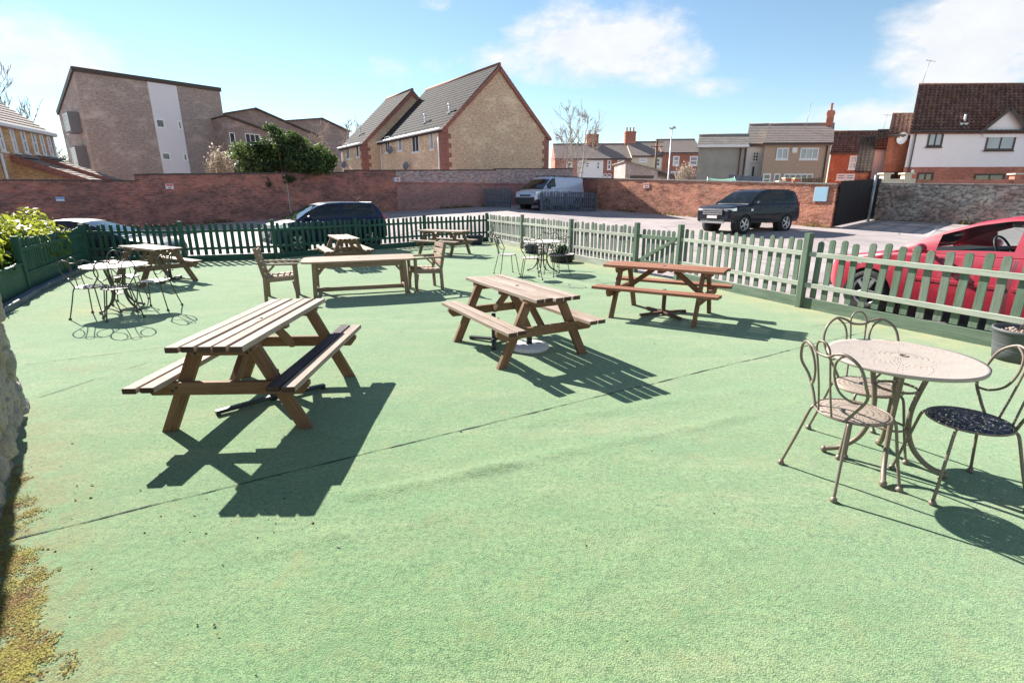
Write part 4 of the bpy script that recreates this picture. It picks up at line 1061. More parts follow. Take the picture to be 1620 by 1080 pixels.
    # wheels and arches
    for w_ in wx:
        for sgn in (-1, 1):
            yo = sgn*(hw(w_)*.985); wd = .21
            mb = MB(); mb.lathe([(Ra+.02, 0), (Ra+.02, -sgn*.30), (.01, -sgn*.30)], (w_, yo-sgn*.03, R), 28, 0, 'y'); mb.build('wheel_arch', M['rubber'], root)
            mb = MB(); prof = [(R*.66, -.01), (R*.72, .012), (R*.93, .004), (R, -.03), (R, -wd+.03), (R*.93, -wd), (R*.6, -wd)]
            mb.lathe([(r, sgn*q) for r, q in prof], (w_, yo, R), 36, 0, 'y', True, False); wh = mb.build('wheel', M['rubber'], root)
            mb = MB(); mb.lathe([(R*.69, sgn*.0), (R*.66, sgn*.008), (R*.60, -sgn*.03), (R*.58, -sgn*.10)], (w_, yo, R), 32, 0, 'y', True, False); mb.build('rim', M['alloy'], wh); mb = MB()
            ns = sp.get('spokes', 5)
            for k in range(ns):
                a = 2*pi*k/ns+.3+w_; c, s = cos(a), sin(a); tw = V((-s, 0, c))
                mb.bar(V((w_+c*R*.1, yo+sgn*.0, R+s*R*.1)), V((w_+c*R*.63, yo-sgn*.008, R+s*R*.63)), R*.17, .03, tw, .006)
            mb.lathe([(.001, sgn*.014), (R*.13, sgn*.012), (R*.17, -sgn*.01)], (w_, yo, R), 16, 0, 'y'); mb.build('spokes', M['alloy'], wh)
            mb = MB(); mb.lathe([(R*.57, -sgn*.06), (.001, -sgn*.06)], (w_, yo, R), 24, 0, 'y', True, False); mb.build('brake_disc', M['rust'], wh)
    # mirrors
    mx = sp['mirror']
    for sgn in (-1, 1):
        y = sgn*(hw(mx[0])*.95); mb = MB()
        mb.bar((mx[0], y, mx[1]), (mx[0]-.03, y+sgn*.09, mx[1]+.03), .05, .04, V((1, 0, 0)), .01)
        c = V((mx[0]-.03, y+sgn*.16, mx[1]+.06)); rg = []
        for k in range(7):
            t = k/6; sc_ = sin(pi*min(.96, max(.1, t)))**.5; rg.append((c.x-.07+.13*t, sc_))
        n_ = 14; rr = []
        for (xx, q) in rg: rr.append([mb.vert((xx, c.y+.105*q*cos(2*pi*k/n_), c.z+.075*q*sin(2*pi*k/n_))) for k in range(n_)])
        for i in range(6):
            for k in range(n_): mb.face([rr[i][k], rr[i][(k+1) % n_], rr[i+1][(k+1) % n_], rr[i+1][k]], None, 0, True)
        mb.face(rr[0][::-1]); mb.face(rr[-1])
        mb.build('wing_mirror', sp.get('mirrorm', sp['paint']), root)
    # lamps: wrapped onto the nose corners
    def lampgeo(x0, x1, z0, z1, sgn, off=.012, nn=6, inner=.55):
        mb = MB(); pts = []
        for k in range(nn+1):
            t = k/nn; x = x0+(x1-x0)*t; y = hw(x)*.975+off
            pts.append((x, y, z0+(z1-z0)*.12*t, z1+(.03*t)))
        y0 = pts[0][1]; lead = [(x0-off, y0*inner, z0, z1-.01), (x0-off, y0*(inner+.25), z0, z1-.005), (x0-off*.6, y0*.96, z0, z1)]
        rows = [(mb.vert((x, sgn*y, a)), mb.vert((x+.01, sgn*(y-.008), b))) for x, y, a, b in lead+pts]
        for k in range(len(rows)-1):
            q = [rows[k][0], rows[k+1][0], rows[k+1][1], rows[k][1]]; mb.face(q if sgn > 0 else q[::-1], None, 0, True)
        return mb
    for sgn in (-1, 1):
        h_ = sp['head']; lampgeo(h_[0], h_[1], h_[2], h_[3], sgn, inner=h_[4]).build('headlight', M['lamp'], root)
        if sp.get('tail'):
            t_ = sp['tail']; mb = MB(); 
            a = [(L-t_[0], hw(L-t_[0])*.965+.012), (L-t_[0]*.5, hw(L-t_[0]*.5)*.965+.012), (L-.002, hw(L)*.985), (L+.012, hw(L)*.80)]
            v0 = [(mb.vert((x, sgn*y, t_[1])), mb.vert((x-.02, sgn*(y-.02), t_[2]))) for x, y in a]
            for k in range(3):
                q = [v0[k][0], v0[k+1][0], v0[k+1][1], v0[k][1]]; mb.face(q if sgn > 0 else q[::-1], None, 0, True)
            mb.build('tail_light', M['redlamp'], root)
    # grille, lower intake, plates
    gr = sp['grille']; mb = MB(); mb.box((-.014, -gr[0], gr[1]), (.03, gr[0], gr[2])); gp = mb.build('grille', M['plastic'], root)
    for k in range(gr[3]):
        z = gr[1]+(gr[2]-gr[1])*(k+.5)/gr[3]; mb = MB(); mb.bar((-.02, -gr[0]*.97, z), (-.02, gr[0]*.97, z), gr[4], .022, V((0, 0, 1)), .004); mb.build('grille_bar', gr[5], gp)
    it = sp['intake']; mb = MB(); mb.box((-.01, -it[0], it[1]), (.03, it[0], it[2])); mb.build('air_intake', M['plastic'], root)
    mb = MB(); mb.box((-.034, -.26, sp['platez']-.055), (-.012, .26, sp['platez']+.055)); mb.build('number_plate', M['plate'], root)
    # inside: seats, dashboard, wheel
    bz = zt(L*.5); s0 = sp['seats']
    for sx in s0:
        for sgn in (-1, 1):
            mb = MB(); mb.bar((sx, sgn*Wd*.45, sill+.15), (sx+.5, sgn*Wd*.45, sill+.2), .48, .14, V((0, 1, 0)), .04)
            mb.bar((sx+.5, sgn*Wd*.45, sill+.2), (sx+.66, sgn*Wd*.45, bz+.12), .46, .12, V((0, 1, 0)), .04)
            mb.bar((sx+.67, sgn*Wd*.45, bz+.14), (sx+.70, sgn*Wd*.45, bz+.32), .26, .09, V((0, 1, 0)), .03); mb.build('car_seat', M['seatfab'], root)
    mb = MB(); mb.bar((sp['dash'], -Wd*.82, bz-.10), (sp['dash'], Wd*.82, bz-.10), .5, .22, V((1, 0, 0)), .06); mb.box((sp['dash'], -Wd*.85, sill-.02), (L-.5, Wd*.85, sill+.04)); mb.build('dashboard', M['plastic'], root)
    st = V((sp['dash']+.38, Wd*.45*sp.get('rhd', 1), bz+.02)); ax = V((.88, 0, .48)); e1 = V((0, 1, 0)); e2 = ax.cross(e1)
    mb = MB(); mb.tube([st+(e1*cos(2*pi*k/24)+e2*sin(2*pi*k/24))*.185 for k in range(24)], .016, 8, closed=True); mb.bar(st-e1*.18, st+e1*.18, .05, .03, e2, .006); mb.build('steering_wheel', M['plastic'], root)
    mb = MB(); mb.bar((w1+.05, -.09, max(p[1] for p in roof)-.13), (w1+.05, .09, max(p[1] for p in roof)-.13), .07, .03, V((0, 0, 1)), .012); mb.build('rear_view_mirror', M['plastic'], root)
    for k in (-1, 1):
        mb = MB(); xw = xa+.04; mb.bar((xw, k*.25-.3, zt(xw)+.03), (xw+.14, k*.25+.28, zt(xw)+.075), .02, .014, V((0, 0, 1)), 0); mb.build('wiper', M['plastic'], root)
    if sp.get('aerial'):
        a_ = sp['aerial']; mb = MB(); mb.tube([a_[0], a_[1]], .006, 6); mb.build('aerial', M['plastic'], root)
    root['hw'] = hw(L/2)
    return root
plan = [(0, .72), (.02, .80), (.08, .87), (.2, .94), (.5, .985), (.9, 1), (2.9, 1), (3.6, .97), (3.9, .93), (4.3, .90), (4.5, .84)]
def planL(L, nose=.72, tail=.84):
    return [(0, nose), (.02, nose+.08), (.08, nose+.15), (.2, .93), (.5, .98), (.9, 1), (L-1.1, 1), (L-.5, .97), (L-.12, .92), (L-.03, .87), (L, tail)]
# --- black off-roader
SUV = dict(L=4.5, W=1.9, R=.365, wheels=(.86, 3.52), sill=.42, top=[(0, .86), (.03, .99), (.12, 1.045), (.5, 1.10), (1.25, 1.16), (1.6, 1.17), (4.2, 1.20), (4.42, 1.17), (4.5, 1.06)], plan=planL(4.5, .80, .86),
  roof=[(1.12, 1.15), (1.5, 1.42), (1.9, 1.65), (2.1, 1.71), (2.6, 1.74), (3.7, 1.735), (4.1, 1.70), (4.2, 1.66), (4.46, 1.19)], tumble=.82, doors=[(1.32, 2.34), (2.36, 3.22)], wins=[(1.42, 2.30), (2.42, 3.12), (3.18, 4.10)], wscreen=(1.16, 1.92), rscreen=(4.18, 4.44),
  paint=M['pblack'], glass=M['cglass'], mirror=(1.48, 1.16), mirrorm=M['plastic'], head=(.05, .36, .78, 1.0, .55), tail=(.12, .8, 1.25), grille=(.52, .74, .97, 3, .045, M['chrome']), intake=(.62, .46, .56), platez=.66, seats=(1.7, 2.6), dash=1.35, cladrow=1, bump=(.35, 4.1), bumprow=2, spokes=5)
fw, rw_ = V((9.2, 20.35)), V((11.42, 21.5)); ax = (rw_-fw).normalized(); nrm_ = V((-ax.y, ax.x))
def place(spx, front_wheel_near, axis_dir, near_sign):
    # nose-to-tail direction axis_dir; near wheel on local side y = near_sign*half width
    n_ = V((-axis_dir.y, axis_dir.x)); hw_ = spx['W']/2*.985
    o = V(front_wheel_near)-axis_dir*spx['wheels'][0]-n_*near_sign*hw_
    return o, atan2(axis_dir.y, axis_dir.x)
o, a = place(SUV, fw, ax, -1)
car = make_car('parked_car', 'black off roader parked on the tarmac by the sunlit brick wall', 'car', SUV, (o.x, o.y, g(10, 21)-.02), a); car.scale = (.95,)*3
for s in (-1,):
    part('side_vent', M['chrome'], car, ('bar', ((1.14, s*.945, .93), (1.28, s*.945, .95), .1, .03, V((0, 0, 1)), .008)))
for s in (-1, 1): part('roof_rail', M['plastic'], car, ('bar', ((2.2, s*.64, 1.755), (3.9, s*.64, 1.745), .03, .03, V((0, 1, 0)), .008)))
part('bumper_guard', M['chrome'], car, ('bar', ((-.02, -.62, .44), (-.02, .62, .44), .07, .03, V((0, 0, 1)), .01)))
# --- navy saloon on the left
SED = dict(L=4.45, W=1.78, R=.32, wheels=(.88, 3.48), sill=.26, top=[(0, .60), (.04, .70), (.2, .76), (1.0, .90), (1.25, .95), (1.6, .97), (3.3, 1.0), (4.2, 1.0), (4.4, .95), (4.45, .85)], plan=planL(4.45),
  roof=[(1.0, .92), (1.5, 1.15), (2.05, 1.37), (2.4, 1.435), (2.8, 1.44), (3.3, 1.38), (3.8, 1.2), (4.2, 1.0)], tumble=.76, doors=[(1.35, 2.4), (2.42, 3.3)], wins=[(1.30, 2.36), (2.42, 3.15), (3.2, 3.75)], wscreen=(1.04, 2.08), rscreen=(3.35, 4.15),
  paint=M['pnavy'], glass=M['cdark'], mirror=(1.5, .97), head=(.06, .5, .60, .74, .55), tail=(.3, .75, .95), grille=(.4, .5, .62, 2, .02, M['chrome']), intake=(.6, .28, .4), platez=.44, seats=(1.7, 2.6), dash=1.3, spokes=7)
tip = at(276, 368, 15.7); axd = V((-.985, -.17)).normalized()
car = make_car('parked_car', 'navy saloon behind the fence next to the hedge, sun glinting on its roof', 'car', SED, (tip.x, 15.75, g(-11, 15.6)-.03), atan2(axd.y, axd.x))
# --- blue hatchback
HAT = dict(L=3.75, W=1.68, R=.31, wheels=(.74, 3.14), sill=.27, top=[(0, .62), (.04, .74), (.15, .84), (.8, .96), (1.0, .99), (1.5, .99), (3.3, 1.02), (3.65, 1.0), (3.75, .88)], plan=planL(3.75),
  roof=[(.72, .95), (1.1, 1.2), (1.5, 1.40), (1.8, 1.475), (2.3, 1.50), (3.0, 1.49), (3.35, 1.46), (3.45, 1.40), (3.7, 1.0)], tumble=.80, doors=[(1.02, 2.15)], wins=[(1.0, 2.1), (2.2, 3.35)], wscreen=(.76, 1.55), rscreen=(3.42, 3.68),
  paint=M['pblue'], glass=M['cdark'], mirror=(1.15, .99), head=(.05, .55, .66, .85, .6), tail=(.10, .92, 1.10), grille=(.45, .46, .6, 2, .02, M['chrome']), intake=(.6, .28, .4), platez=.5, seats=(1.5, 2.3), dash=1.15, spokes=6, aerial=((2.95, 0, 1.51), (3.2, 0, 1.72)))
rear = V((-4.75, 17.55)); axd = V((.80, .60)).normalized()
nosep = rear-axd*3.14
n_ = V((-axd.y, axd.x)); o = nosep+n_*.82
car = make_car('parked_car', 'dark blue hatchback with a roof spoiler parked behind the back fence', 'car', HAT, (o.x, o.y, .06), atan2(axd.y, axd.x))
part('spoiler', M['pblue'], car, ('bar', ((3.42, -.56, 1.49), (3.42, .56, 1.49), .22, .03, V((1, 0, -.05)), .01)))
# --- red hatchback
RED = dict(L=3.95, W=1.70, R=.315, wheels=(.76, 3.25), sill=.27, top=[(0, .60), (.04, .70), (.15, .78), (.7, .89), (1.1, .95), (1.5, .965), (3.3, 1.01), (3.85, 1.0), (3.95, .85)], plan=planL(3.95, .66),
  roof=[(.96, .93), (1.42, 1.18), (1.92, 1.39), (2.25, 1.465), (2.65, 1.485), (3.3, 1.46), (3.6, 1.40), (3.88, 1.0)], tumble=.78, doors=[(1.30, 2.45), (2.47, 3.2)], wins=[(1.56, 2.40), (2.5, 3.15), (3.22, 3.6)], wscreen=(1.0, 2.0), rscreen=(3.55, 3.85),
  paint=M['pred'], glass=M['cglassred'], mirror=(1.50, .96), head=(.06, .62, .62, .80, .5), tail=(.2, .8, 1.2), grille=(.4, .46, .58, 2, .02, M['plastic']), intake=(.6, .28, .4), platez=.46, seats=(1.85, 2.6), dash=1.42, rub=.60, spokes=5, handle=1, aerial=((2.15, 0, 1.49), (2.65, 0, 1.75)))
axd = V((.40, -.917)).normalized(); fwp = (5.50, 7.80)
o, a = place(RED, fwp, axd, -1)
car = make_car('parked_car', 'red hatchback close behind the green fence at the right edge', 'car', RED, (o.x, o.y, -.03), a)
part('indicator', M['amber'], car, ('bar', ((1.17, -.848, .78), (1.26, -.848, .785), .035, .02, V((0, 0, 1)), .005)))
# --- silver van
VAN = dict(L=4.78, W=1.9, R=.33, wheels=(.9, 4.0), sill=.34, top=[(0, .78), (.03, .92), (.1, 1.0), (.35, 1.12), (.8, 1.25), (1.2, 1.27), (4.6, 1.27), (4.78, 1.26)], plan=[(0, .78), (.03, .86), (.12, .92), (.4, .98), (.8, 1), (4.6, 1), (4.74, .99), (4.78, .95)],
  roof=[(.62, 1.21), (1.0, 1.5), (1.42, 1.80), (1.62, 1.90), (1.9, 1.95), (4.6, 1.95), (4.73, 1.92), (4.78, 1.86)], tumble=.86, doors=[(.98, 1.98), (2.1, 3.3)], wins=[(.98, 1.86)], wscreen=(.66, 1.46), rscreen=(4.9, 5), paint=M['psilver'], glass=M['cdark'], mirror=(1.08, 1.25), mirrorm=M['plastic'],
  head=(.08, .5, .86, 1.08, .62), tail=(.04, .9, 1.7), grille=(.42, .82, .92, 1, .02, M['chrome']), intake=(.6, .42, .56), platez=.66, seats=(1.25,), dash=1.0, bump=(.45, 4.4), bumprow=4, spokes=6)
axd = V((.69, .724)).normalized(); n_ = V((-axd.y, axd.x))
o = V((1.36, 31.2))+n_*.93*.8
car = make_car('parked_van', 'silver blue panel van parked between low blue grey fences', 'van', VAN, (o.x, o.y, g(1.5, 32)-.03), atan2(axd.y, axd.x))
for q in (1.9, 3.0, 4.2): part('roof_bar', M['plastic'], car, ('bar', ((q, -.75, 2.03), (q, .75, 2.03), .05, .03, V((1, 0, 0)), .006)), ('bar', ((q, -.72, 1.93), (q, -.72, 2.03), .05, .03, V((1, 0, 0)), .004)), ('bar', ((q, .72, 1.93), (q, .72, 2.03), .05, .03, V((1, 0, 0)), .004)))
part('side_strip', M['plastic'], car, ('bar', ((3.35, -.955, 1.0), (4.6, -.955, 1.0), .05, .02, V((0, 0, 1)), .004)))
part('lower_bumper', M['plastic'], car, ('bar', ((-.03, -.74, .55), (-.03, .74, .55), .40, .06, V((0, 0, 1)), .02)))
# ------------------------------------------------------------------ boundary walls
M['bwall'] = brick('old_red_brick', (.46, .145, .10), (.26, .09, .08), (.44, .33, .29), (.085, .052, .06), patch=[(-60, 60, -1, 9, (.40, .30, .27), .22)], stainamt=.7, vary=1.7)
M['bwall2'] = brick('red_brick_with_flaking_paint', (.40, .14, .115), (.25, .09, .085), (.40, .33, .31), (.10, .06, .065), stainamt=.6, patch=[(-60, 60, 2.55, 9, (.72, .66, .66), .65), (-60, 60, 1.0, 2.5, (.6, .5, .48), .25)])
M['bwall3'] = brick('orange_red_brick', (.64, .27, .165), (.46, .165, .11), (.66, .52, .44), (.34, .2, .15), bumpd=.06, stainamt=.5, vary=1.5)
M['coping'] = plain('dark_coping', (.10, .075, .075), .9, 0, .5, 3, bump=.5)
M['copingp'] = plain('grey_stone_coping', (.26, .235, .225), .9, 0, .4, 4, bump=.5)
def wall_run(name, label, cat, segs, thick, cop=None, copm=None):
    """segs: list of (p, q, top_p, top_q, material); a wall between ground and the given top heights"""
    p0 = segs[0][0]; root = thing(name, label, cat, (p0[0], p0[1], 0))
    for (p, q, tp, tq, mt) in segs:
        d = V((q[0]-p[0], q[1]-p[1])); L = d.length; ang = atan2(d.y, d.x)
        n = max(1, int(L/2.0)); mb = MB()
        rows = []
        for i in range(n+1):
            t = i/n; x = L*t; X = p[0]+d.x*t; Y = p[1]+d.y*t; z0 = g(X, Y)-.3; z1 = tp+(tq-tp)*t
            rows.append([mb.vert(u) for u in ((x, 0, z0), (x, 0, z1), (x, thick, z1), (x, thick, z0))])
        for i in range(n):
            for k in range(4):
                k2 = (k+1) % 4; mb.face([rows[i][k], rows[i+1][k], rows[i+1][k2], rows[i][k2]])
        mb.face(rows[0]); mb.face(rows[-1][::-1])
        o = mb.build('brickwork', mt, root); o.location = (p[0]-p0[0], p[1]-p0[1], 0); o.rotation_euler = (0, 0, ang)
        mb = MB(); N = max(2, int(L/.45))
        for i in range(N):
            a = L*i/N+.006; b = L*(i+1)/N-.006; za = tp+(tq-tp)*i/N; zb_ = tp+(tq-tp)*(i+1)/N; dz = random.uniform(-.008, .008); dy = random.uniform(-.012, .012)
            mb.bar((a, thick/2+dy, za+.033+dz), (b, thick/2+dy, zb_+.033+dz), thick+.07, .062, V((0, 1, 0)), .008)
        o = mb.build('coping', copm or M['coping'], root); o.location = (p[0]-p0[0], p[1]-p0[1], 0); o.rotation_euler = (0, 0, ang)
    return root
def lw(xr): 
    Y = 37.13/(1-.895*xr); return (xr*Y, Y)
W1_ = lw(ray(215, 287)[0]); W2_ = lw(ray(548, 270)[0]); W25 = lw(ray(628, 300)[0]); W3_ = (-1.0, 34.6); W4_ = (4.4, 37.9)
def topz(px, py, p): return H+ray(px, py)[1]*p[1]
E0 = (-26, 13.86)
BW = wall_run('brick_wall', 'long old dark red brick wall stepping up behind the parked cars and van', 'wall', [
    (E0, W1_, topz(0, 287.5, lw(ray(0, 287)[0]))-.05, topz(215, 287.5, W1_), M['bwall']),
    (W1_, W2_, topz(215, 277.5, W1_), topz(545, 274, W2_), M['bwall']),
    (W2_, W25, topz(548, 270.5, W2_), topz(628, 270.5, W25), M['bwall']),
    (W25, W3_, topz(628, 270.5, W25), topz(780, 270, W3_), M['bwall2']),
    (W3_, W4_, topz(780, 269, W3_)+.03, topz(905, 270, W4_)+.1, M['bwall2'])], .33)
R0, R1 = (5.7, 35.2), (13.9, 22.6)
RWt0 = topz(945, 283, (5.7, 35.2)); RWt1 = topz(1310, 292.5, R1)
RW = wall_run('brick_wall', 'sunlit orange red brick wall behind the black off roader', 'wall', [(W4_, R0, topz(925, 282, W4_), RWt0, M['bwall']), (R0, R1, RWt0, RWt1, M['bwall3'])], .33, None, M['copingp'])
# right stone wall
M['rubble'] = None
k = NT('brown_rubble_stone'); v = k.coord()
sp_ = k.n('ShaderNodeSeparateXYZ'); k.l(v, sp_.inputs[0])
n1_ = k.noise(v, 6, 6, .7); n2__ = k.noise(v, .7, 3); n3_ = k.noise(v, 30, 4, .7)
vor = k.n('ShaderNodeTexVoronoi'); k.l(k.map(v, (2.941, 2.941, 7.143)), vor.inputs['Vector']); vor.inputs['Scale'].default_value = 1
sc_ = k.n('ShaderNodeSeparateColor'); k.l(vor.outputs['Color'], sc_.inputs[0])
col = k.ramp(sc_.outputs[0], [(0, (.30, .26, .225)), (.45, (.46, .41, .36)), (.75, (.56, .50, .44)), (1, (.36, .31, .28))])
col = k.mix(k.ramp(n2__, [(.45, 0), (.62, .65)]), col, (.36, .19, .165))
col = k.mix(k.ramp(n1_, [(.3, .6), (.55, 0)]), col, (.16, .145, .135))
dk = k.n('ShaderNodeAttribute', attribute_name='joint'); col = k.mix(k.math('MULTIPLY', dk.outputs['Fac'], .8), col, (.10, .09, .08))
k.set(Base_Color=col, Roughness=.95, Specular_IOR_Level=.15); k.bump(k.math('ADD', n1_, n3_), .7, .02); M['rubble'] = k.m
S0, S1 = (18.3, 26.7), (27.0, 17.2)
def zsw(x):
    t = x/sqrt((S1[0]-S0[0])**2+(S1[1]-S0[1])**2); return g(S0[0]+(S1[0]-S0[0])*t, S0[1]+(S1[1]-S0[1])*t)-.1
random.seed(5)
o = stone_wall('stone_wall', '', S0, S1, 1.78, .4, (.34, .14), .05, M['rubble'], .045, zf=zsw)
tag(o, 'grey brown rubble stone wall at the right below the white house', 'stone wall')
mb = MB(); Ls = sqrt((S1[0]-S0[0])**2+(S1[1]-S0[1])**2); N = 20
for i in range(N):
    a = Ls*i/N+.01; b = Ls*(i+1)/N-.01; mb.bar((a, .2, zsw(a)+1.83), (b, .2, zsw(b)+1.83), .5, .06, V((0, 1, 0)), .01)
mb.build('coping', M['copingp'], o)
# dark boarded fence between brick and stone walls
root = thing('board_fence', 'black brown close boarded fence with a grey metal post', 'fence', (R1[0], R1[1], 0))
a = V((R1[0]+.12, R1[1]-.05)); b = V((S0[0]+.3, S0[1])); d = b-a; L = d.length; d.normalize(); n = int(L/.125)
mb = MB()
for k in range(n):
    t = L*(k+.5)/n; p = a+d*t-V(R1); z0 = g(a.x+d.x*t, a.y+d.y*t); zt_ = z0+1.92+.05*t/L+random.uniform(-.01, .01)
    mb.bar((p.x, p.y, z0+.04), (p.x, p.y, zt_), L/n-(.004 if random.random() < .8 else .014), .02, V((d.x, d.y, 0)), .002)
mb.build('boarding', M['blackfence'], root)
for hz in (.35, 1.0, 1.65):
    mb = MB(); nb = V((-d.y, d.x)); p = a-V(R1)+nb*.04; q = b-V(R1)+nb*.04; mb.bar((p.x, p.y, g(*a)+hz), (q.x, q.y, g(*b)+hz), .09, .05, V((0, 0, 1))); mb.build('rail', M['blackfence'], root)
p = a+d*L*.76-V(R1)+V((d.y, -d.x))*.1; z0 = g(*(a+d*L*.76))
M['galv'] = plain('galvanised_steel', (.34, .37, .40), .45, .5, .15, 8)
part('metal_post', M['galv'], root, ('tube', ([(p.x, p.y, z0-.1), (p.x, p.y, z0+2.14)], .06, 12)))
# signs on the walls
def wall_sign(label, px0, py0, px1, py1, a, b, mats, mark):
    d = V((b[0]-a[0], b[1]-a[1])); d.normalize(); nrm = V((d.y, -d.x))
    u0, z1 = fp(a, d, px0, py0); u1, z0 = fp(a, d, px1, py1); p = V(a)+d*u0+nrm*.012
    root = thing('wall_sign', label, 'sign', (p.x, p.y, z0), atan2(d.y, d.x)); W_, H_ = u1-u0, z1-z0
    part('board', mats[0], root, ('box', ((0, -.02, 0), (W_, .0, H_))))
    for i, (a0, b0, a1, b1, mi) in enumerate(mark):
        part('marking', mats[mi], root, ('box', ((a0*W_, -.024, b0*H_), (a1*W_, -.0202, b1*H_))))
    return root
M['sblue'] = plain('sign_blue', (.22, .34, .62), .5, 0, .05); M['swhite'] = plain('sign_white', (.72, .70, .72), .5, 0, .04); M['sred'] = plain('sign_red', (.6, .12, .12), .5, 0, .05)
M['sky1'] = plain('poster_pale_blue', (.42, .66, .80), .4, 0, .12, 3); M['sdark'] = plain('sign_grey', (.3, .33, .4), .5)
WD = (lw(-.5), lw(-.4))
wall_sign('small pale blue and white notice on the dark brick wall above the navy saloon', 87, 311.5, 103, 318.5, WD[0], WD[1], [M['sblue'], M['swhite'], M['sdark']], [(.05, .1, .95, .45, 1)])
wall_sign('small white notice with red marks high on the dark brick wall', 261, 291, 275, 299, WD[0], WD[1], [M['swhite'], M['sred'], M['sdark']], [(.08, .55, .92, .9, 1), (.3, .1, .7, .35, 1)])
wall_sign('blue and white notice on the brick wall above the blue hatchback', 617, 281, 633, 287.5, W25, W3_, [M['swhite'], M['sblue'], M['sred']], [(.02, .04, .48, .96, 1), (.62, .25, .88, .75, 2)])
wall_sign('small white notice on the sunlit brick wall left of the off roader', 1019, 290, 1027, 297.5, R0, R1, [M['swhite'], M['sred'], M['sdark']], [(.1, .6, .9, .9, 1), (.2, .15, .8, .45, 1)])
wall_sign('pale blue poster on the end of the sunlit brick wall', 1290, 296, 1308, 319, R0, R1, [M['swhite'], M['sky1'], M['swhite']], [(.04, .03, .96, .97, 1)])
# ------------------------------------------------------------------ buildings
M['yel'] = brick('yellow_buff_brick', (.76, .53, .36), (.65, .44, .30), (.74, .63, .53), (.52, .34, .24), stainamt=.3)
M['yelw'] = brick('warm_yellow_brick', (.70, .43, .22), (.60, .36, .19), (.5, .4, .3), (.34, .2, .1), stainamt=.3)
M['quoin'] = brick('red_quoin_brick', (.38, .15, .115), (.29, .105, .085), (.40, .3, .26))
M['flat'] = brick('purple_brown_brick', (.44, .355, .325), (.355, .28, .26), (.48, .42, .4), (.29, .225, .22), stainamt=.4)
M['flat2'] = brick('grey_brown_brick', (.34, .265, .245), (.27, .205, .2), (.36, .31, .3), (.22, .17, .17), stainamt=.4)
M['redb'] = brick('terrace_red_brick', (.48, .19, .13), (.40, .145, .10), (.48, .34, .28), (.3, .12, .09), stainamt=.3)
M['redb2'] = brick('bright_red_brick', (.52, .18, .10), (.42, .135, .08), (.34, .2, .15), (.25, .09, .05), stainamt=.3)
M['cream'] = plain('cream_render', (.62, .55, .42), .85, 0, .08, 2, bump=.2)
M['whiter'] = plain('white_render', (.84, .83, .84), .8, 0, .05, 1.5, bump=.1)
M['greyr'] = plain('grey_render', (.32, .30, .265), .95, 0, .35, 1.2, bump=.4)
M['brownr'] = plain('brown_pebbledash', (.48, .35, .26), .95, 0, .18, 6, bump=.6)
M['clad'] = plain('white_cladding', (.70, .68, .74), .6, 0, .05, 1.3)
M['slate'] = tiles('grey_slate', (.27, .24, .225), (.34, .30, .28), (.36, .31, .23), .3, .3, .6)
M['conc'] = tiles('dark_concrete_tile', (.045, .042, .046), (.062, .056, .06), (.08, .07, .06), .33, .34, .4)
M['terr'] = tiles('terrace_tile', (.30, .25, .23), (.37, .30, .275), (.24, .2, .17), .3, .3, .5)
M['pant'] = tiles('brown_pantile', (.14, .075, .065), (.27, .165, .14), (.26, .16, .06), .3, .34, .25)
M['darkpant'] = tiles('dark_pantile', (.075, .06, .055), (.1, .08, .07), (.12, .09, .05), .3, .34, .3)
M['trim'] = plain('dark_brown_trim', (.05, .03, .025), .5, 0, .2, 6)
M['ridge'] = plain('red_ridge_tile', (.23, .11, .085), .85, 0, .3, 8)
M['lead'] = plain('lead_grey', (.14, .145, .17), .6, 0, .2, 5)
M['claypot'] = plain('clay_chimney_pot', (.42, .22, .13), .85, 0, .25, 6)
def roof_slab(mb, o, U, Vv, nu, nv, gauge=.34, step=.022, th=.08, amp=0.0, pitch=.3, tilt=0):
    """o: eaves corner; U along the eaves, Vv up the slope (unit vectors)"""
    o, U, Vv = V(o), V(U).normalized(), V(Vv).normalized(); n = U.cross(Vv).normalized()
    if n.z < 0: n = -n
    nc = max(1, int(round(nv/gauge))); gl = nv/nc
    us = [0, nu] if amp == 0 else [nu*i/max(1, int(nu/pitch*5)) for i in range(max(1, int(nu/pitch*5))+1)]
    for c in range(nc):
        r0 = [];  r1 = []
        for u in us:
            w_ = amp*sin(2*pi*u/pitch) if amp else 0
            r0.append(mb.vert(o+U*u+Vv*(c*gl-.02)+n*(step+w_))); r1.append(mb.vert(o+U*u+Vv*((c+1)*gl)+n*(.0+w_)))
        base = [mb.vert(o+U*u+Vv*(c*gl-.02)+n*(-.012)) for u in us]
        for i in range(len(us)-1):
            mb.face([r0[i], r0[i+1], r1[i+1], r1[i]], [(us[i], c*gl), (us[i+1], c*gl), (us[i+1], (c+1)*gl), (us[i], (c+1)*gl)], 0, amp > 0)
            mb.face([base[i], base[i+1], r0[i+1], r0[i]], [(us[i], c*gl-.02), (us[i+1], c*gl-.02), (us[i+1], c*gl), (us[i], c*gl)], 0)
    a, b, c_, d_ = [o-Vv*.02-n*.012, o+U*nu-Vv*.02-n*.012, o+U*nu+Vv*nv-n*.012, o+Vv*nv-n*.012]; e = -n*th
    mb.poly([a+e, d_+e, c_+e, b+e]); mb.poly([a, a+e, b+e, b]); mb.poly([d_, c_, c_+e, d_+e]); mb.poly([a, d_, d_+e, a+e]); mb.poly([b, b+e, c_+e, c_])
